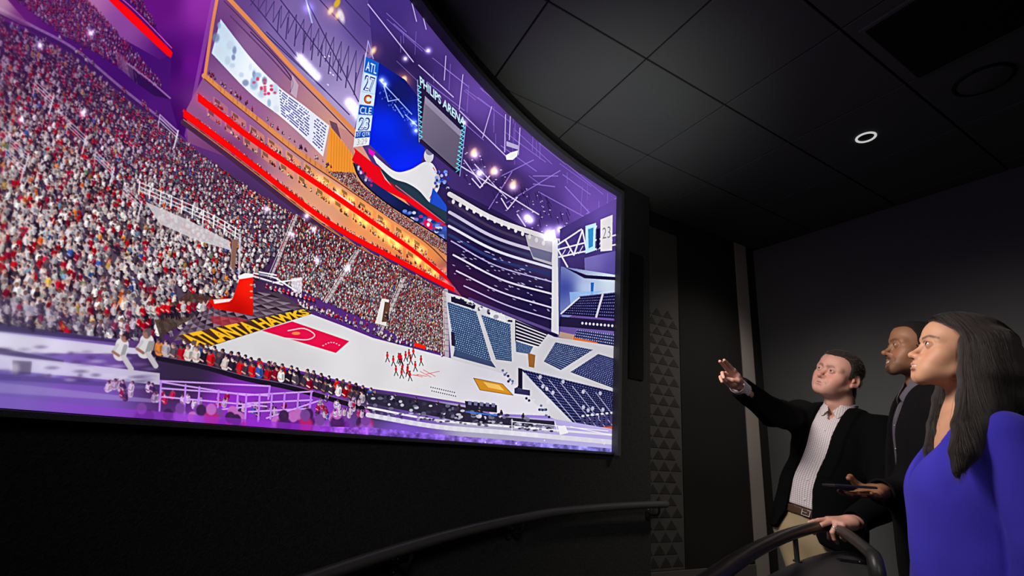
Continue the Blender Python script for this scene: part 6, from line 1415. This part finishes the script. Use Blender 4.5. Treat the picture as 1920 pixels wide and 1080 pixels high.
    near = [[at_d(*a) for a in l] for l in (
        [(1816, 642, 1.845), (1822, 700, 1.835), (1822, 750, 1.82), (1812, 800, 1.78), (1800, 850, 1.735), (1793, 884, 1.715)],
        [(1845, 640, 1.85), (1852, 700, 1.835), (1850, 755, 1.83), (1836, 800, 1.79), (1815, 845, 1.745), (1804, 872, 1.725)],
        [(1878, 640, 1.87), (1886, 700, 1.87), (1884, 745, 1.875), (1868, 778, 1.86), (1845, 805, 1.82)],
        [(1890, 672, 1.93), (1904, 715, 1.95), (1912, 750, 1.99), (1908, 778, 2.03)],
        [(1880, 668, 2.00), (1898, 715, 2.05), (1906, 780, 2.09), (1900, 860, 2.09)])]
    nr = [[.020, .026, .028, .026, .018, .006], [.030, .034, .034, .030, .018, .006], [.034, .038, .036, .026, .010], [.032, .036, .032, .020], [.032, .038, .036, .02]]
    far = [[at_d(*a) for a in l] for l in (
        [(1790, 645, 2.02), (1782, 700, 2.035), (1770, 750, 2.02), (1758, 800, 1.97), (1746, 845, 1.925), (1739, 868, 1.91)],
        [(1800, 645, 2.06), (1790, 715, 2.07), (1778, 770, 2.05), (1765, 815, 1.99), (1752, 850, 1.95)])]
    fr = [[.022, .026, .024, .021, .014, .005], [.03, .03, .026, .02, .008]]
    def hair_fn(P):
        Q = Lh(P); A = Q.copy(); A[:, 0] = np.abs(Q[:, 0])
        hd_ = head_parts(Q, q)
        c = smin(ell(Q, (0, -.018, .034), (.0835, .096, .0880)), hd_ - .0085, .02)
        # face opening: hair stays behind the hairline
        yl = np.interp(Q[:, 2], [-.20, -.10, -.02, .010, .030, .050, .064, .080, .12], [-.020, -.018, -.015, -.008, .010, .042, .064, .082, .12])
        yl = yl - .020 * band(-A[:, 0], -.03, -.004) * 0
        c = smax(c, (Q[:, 1] - yl) * .85, .006)
        c = smax(c, -Q[:, 2] - .10, .03)
        d = c * hs
        part = cap(Q, (.012, .070, .135), (.012, -.02, .142), .010); d = smax(d, -part * hs, .010)
        n_ = None
        for l, r in zip(near + far, nr + fr):
            g = chain(P, l, r, .012); n_ = g if n_ is None else smin(n_, g, .022)
        d = smin(d, n_, .030)
        an = np.arctan2(Q[:, 0], Q[:, 1] + .02)
        return smax(d, -(hd_ * hs + .002), .004)
    lo, hi = bbox([p for l in near + far for p in l] + [hp], .15)
    mh = mat('dark_brown_hair', (.005, .0028, .0022), .6, spec=.15, bump=.3, bscale=300, var=.3, vscale=60)
    hv, hq, hg = mesh_sdf(hair_fn, lo, hi, .0034, keep=True); gfn = grid_fn(hg)
    hair = make_mesh('hair', [(hv, hq)], mh, root, base)
    # strands traced down over the hair mass
    rng = np.random.default_rng(3)
    nv = len(hair.data.vertices); co = np.empty(nv * 3, f32); hair.data.vertices.foreach_get('co', co); co = co.reshape(-1, 3) + np.asarray(base, f32)
    N = 17000
    P = co[rng.integers(0, nv, N)] + rng.normal(0, .002, (N, 3)).astype(f32)
    off_ = rng.uniform(.0000, .0030, N).astype(f32); steps = 40; tr = []
    jit = rng.normal(0, .16, (N, 3)).astype(f32)
    for _ in range(2): P = P - sdf_grad(gfn, P) * (gfn(P) - off_)[:, None]
    tr.append(P.copy())
    side = np.sign((P - np.asarray(hp, f32)) @ Rh[:, 0] - .012 * hs)
    for k in range(steps):
        g = sdf_grad(gfn, P); Q = Lh(P); top = np.clip((Q[:, 2] - .02) / .10, 0, 1)
        dr = np.tile(V3(0, 0, -1), (N, 1)) + (side * top * 1.6)[:, None] * Rh[:, 0][None] - (top * .45)[:, None] * Rh[:, 1][None] + jit * .12
        dr = dr - g * np.einsum('ij,ij->i', dr, g)[:, None]; dl = length(dr); dr /= np.maximum(dl, 1e-5)[:, None]
        P = P + dr * (f32(.0110) * np.clip(dl * 2.5, 0, 1))[:, None]; P = P - g * np.clip(gfn(P) - off_, -.004, .004)[:, None] * f32(.8); tr.append(P.copy())
    tr = np.stack(tr, 1) - np.asarray(base, f32); tracks, radii = [], []
    ln = rng.integers(14, steps + 2, N)
    for i in range(N):
        t = tr[i, :ln[i]]; tracks.append(t); radii.append(np.linspace(.00023, .00009, len(t)))
    # loose wisps at the ends of the front locks
    for lk, rl in ((near[0], nr[0]), (near[1], nr[1]), (far[0], fr[0]), (far[1], fr[1])):
        for i in range(160):
            o = rng.normal(0, 1, 3) * .42; pts = [lk[j] + o * rl[j] for j in range(2, len(lk))]
            pts[-1] = pts[-1] + np.array([0, 0, -rng.uniform(0, .03)]) + rng.normal(0, .004, 3)
            t = np.array(spline(pts, 6)) - base; tracks.append(t); radii.append(np.linspace(.00026, .0001, len(t)))
    fr_t, fr_r = [], []
    for i in range(150):
        t0 = rng.uniform(0, 1); a0 = np.array([-.052 - .016 * t0, .050 - .042 * t0, .070 - .035 * t0]) + rng.normal(0, .002, 3)
        pts = [a0]; 
        for k in range(1, 9): pts.append(np.array([-.070 - .012 * min(k / 4, 1), a0[1] - .006 * k + .004 * rng.normal(), a0[2] - .0135 * k * rng.uniform(.9, 1.1)]))
        w3 = np.array([hp + Rh.astype(float) @ (p * hs) for p in pts]).astype(f32)
        for _ in range(2): hd3 = head_parts(Lh(w3), q) * hs; g3 = sdf_grad(lambda X: head_parts(Lh(X), q) * hs, w3); w3 = w3 - g3 * np.minimum(hd3 - .0025, 0)[:, None] - g3 * np.maximum(hd3 - .006, 0)[:, None]
        t = np.array(spline(w3, 3)) - base; fr_t.append(t); fr_r.append(np.linspace(.00035, .00012, len(t)))
    strands_object(fr_t, fr_r, hair_fibre('fringe_fibre', (.06, .028, .014), .35), hair)
    strands_object(tracks, radii, hair_fibre('hair_fibre', (.0058, .0029, .0020), .5), hair)
build_woman()
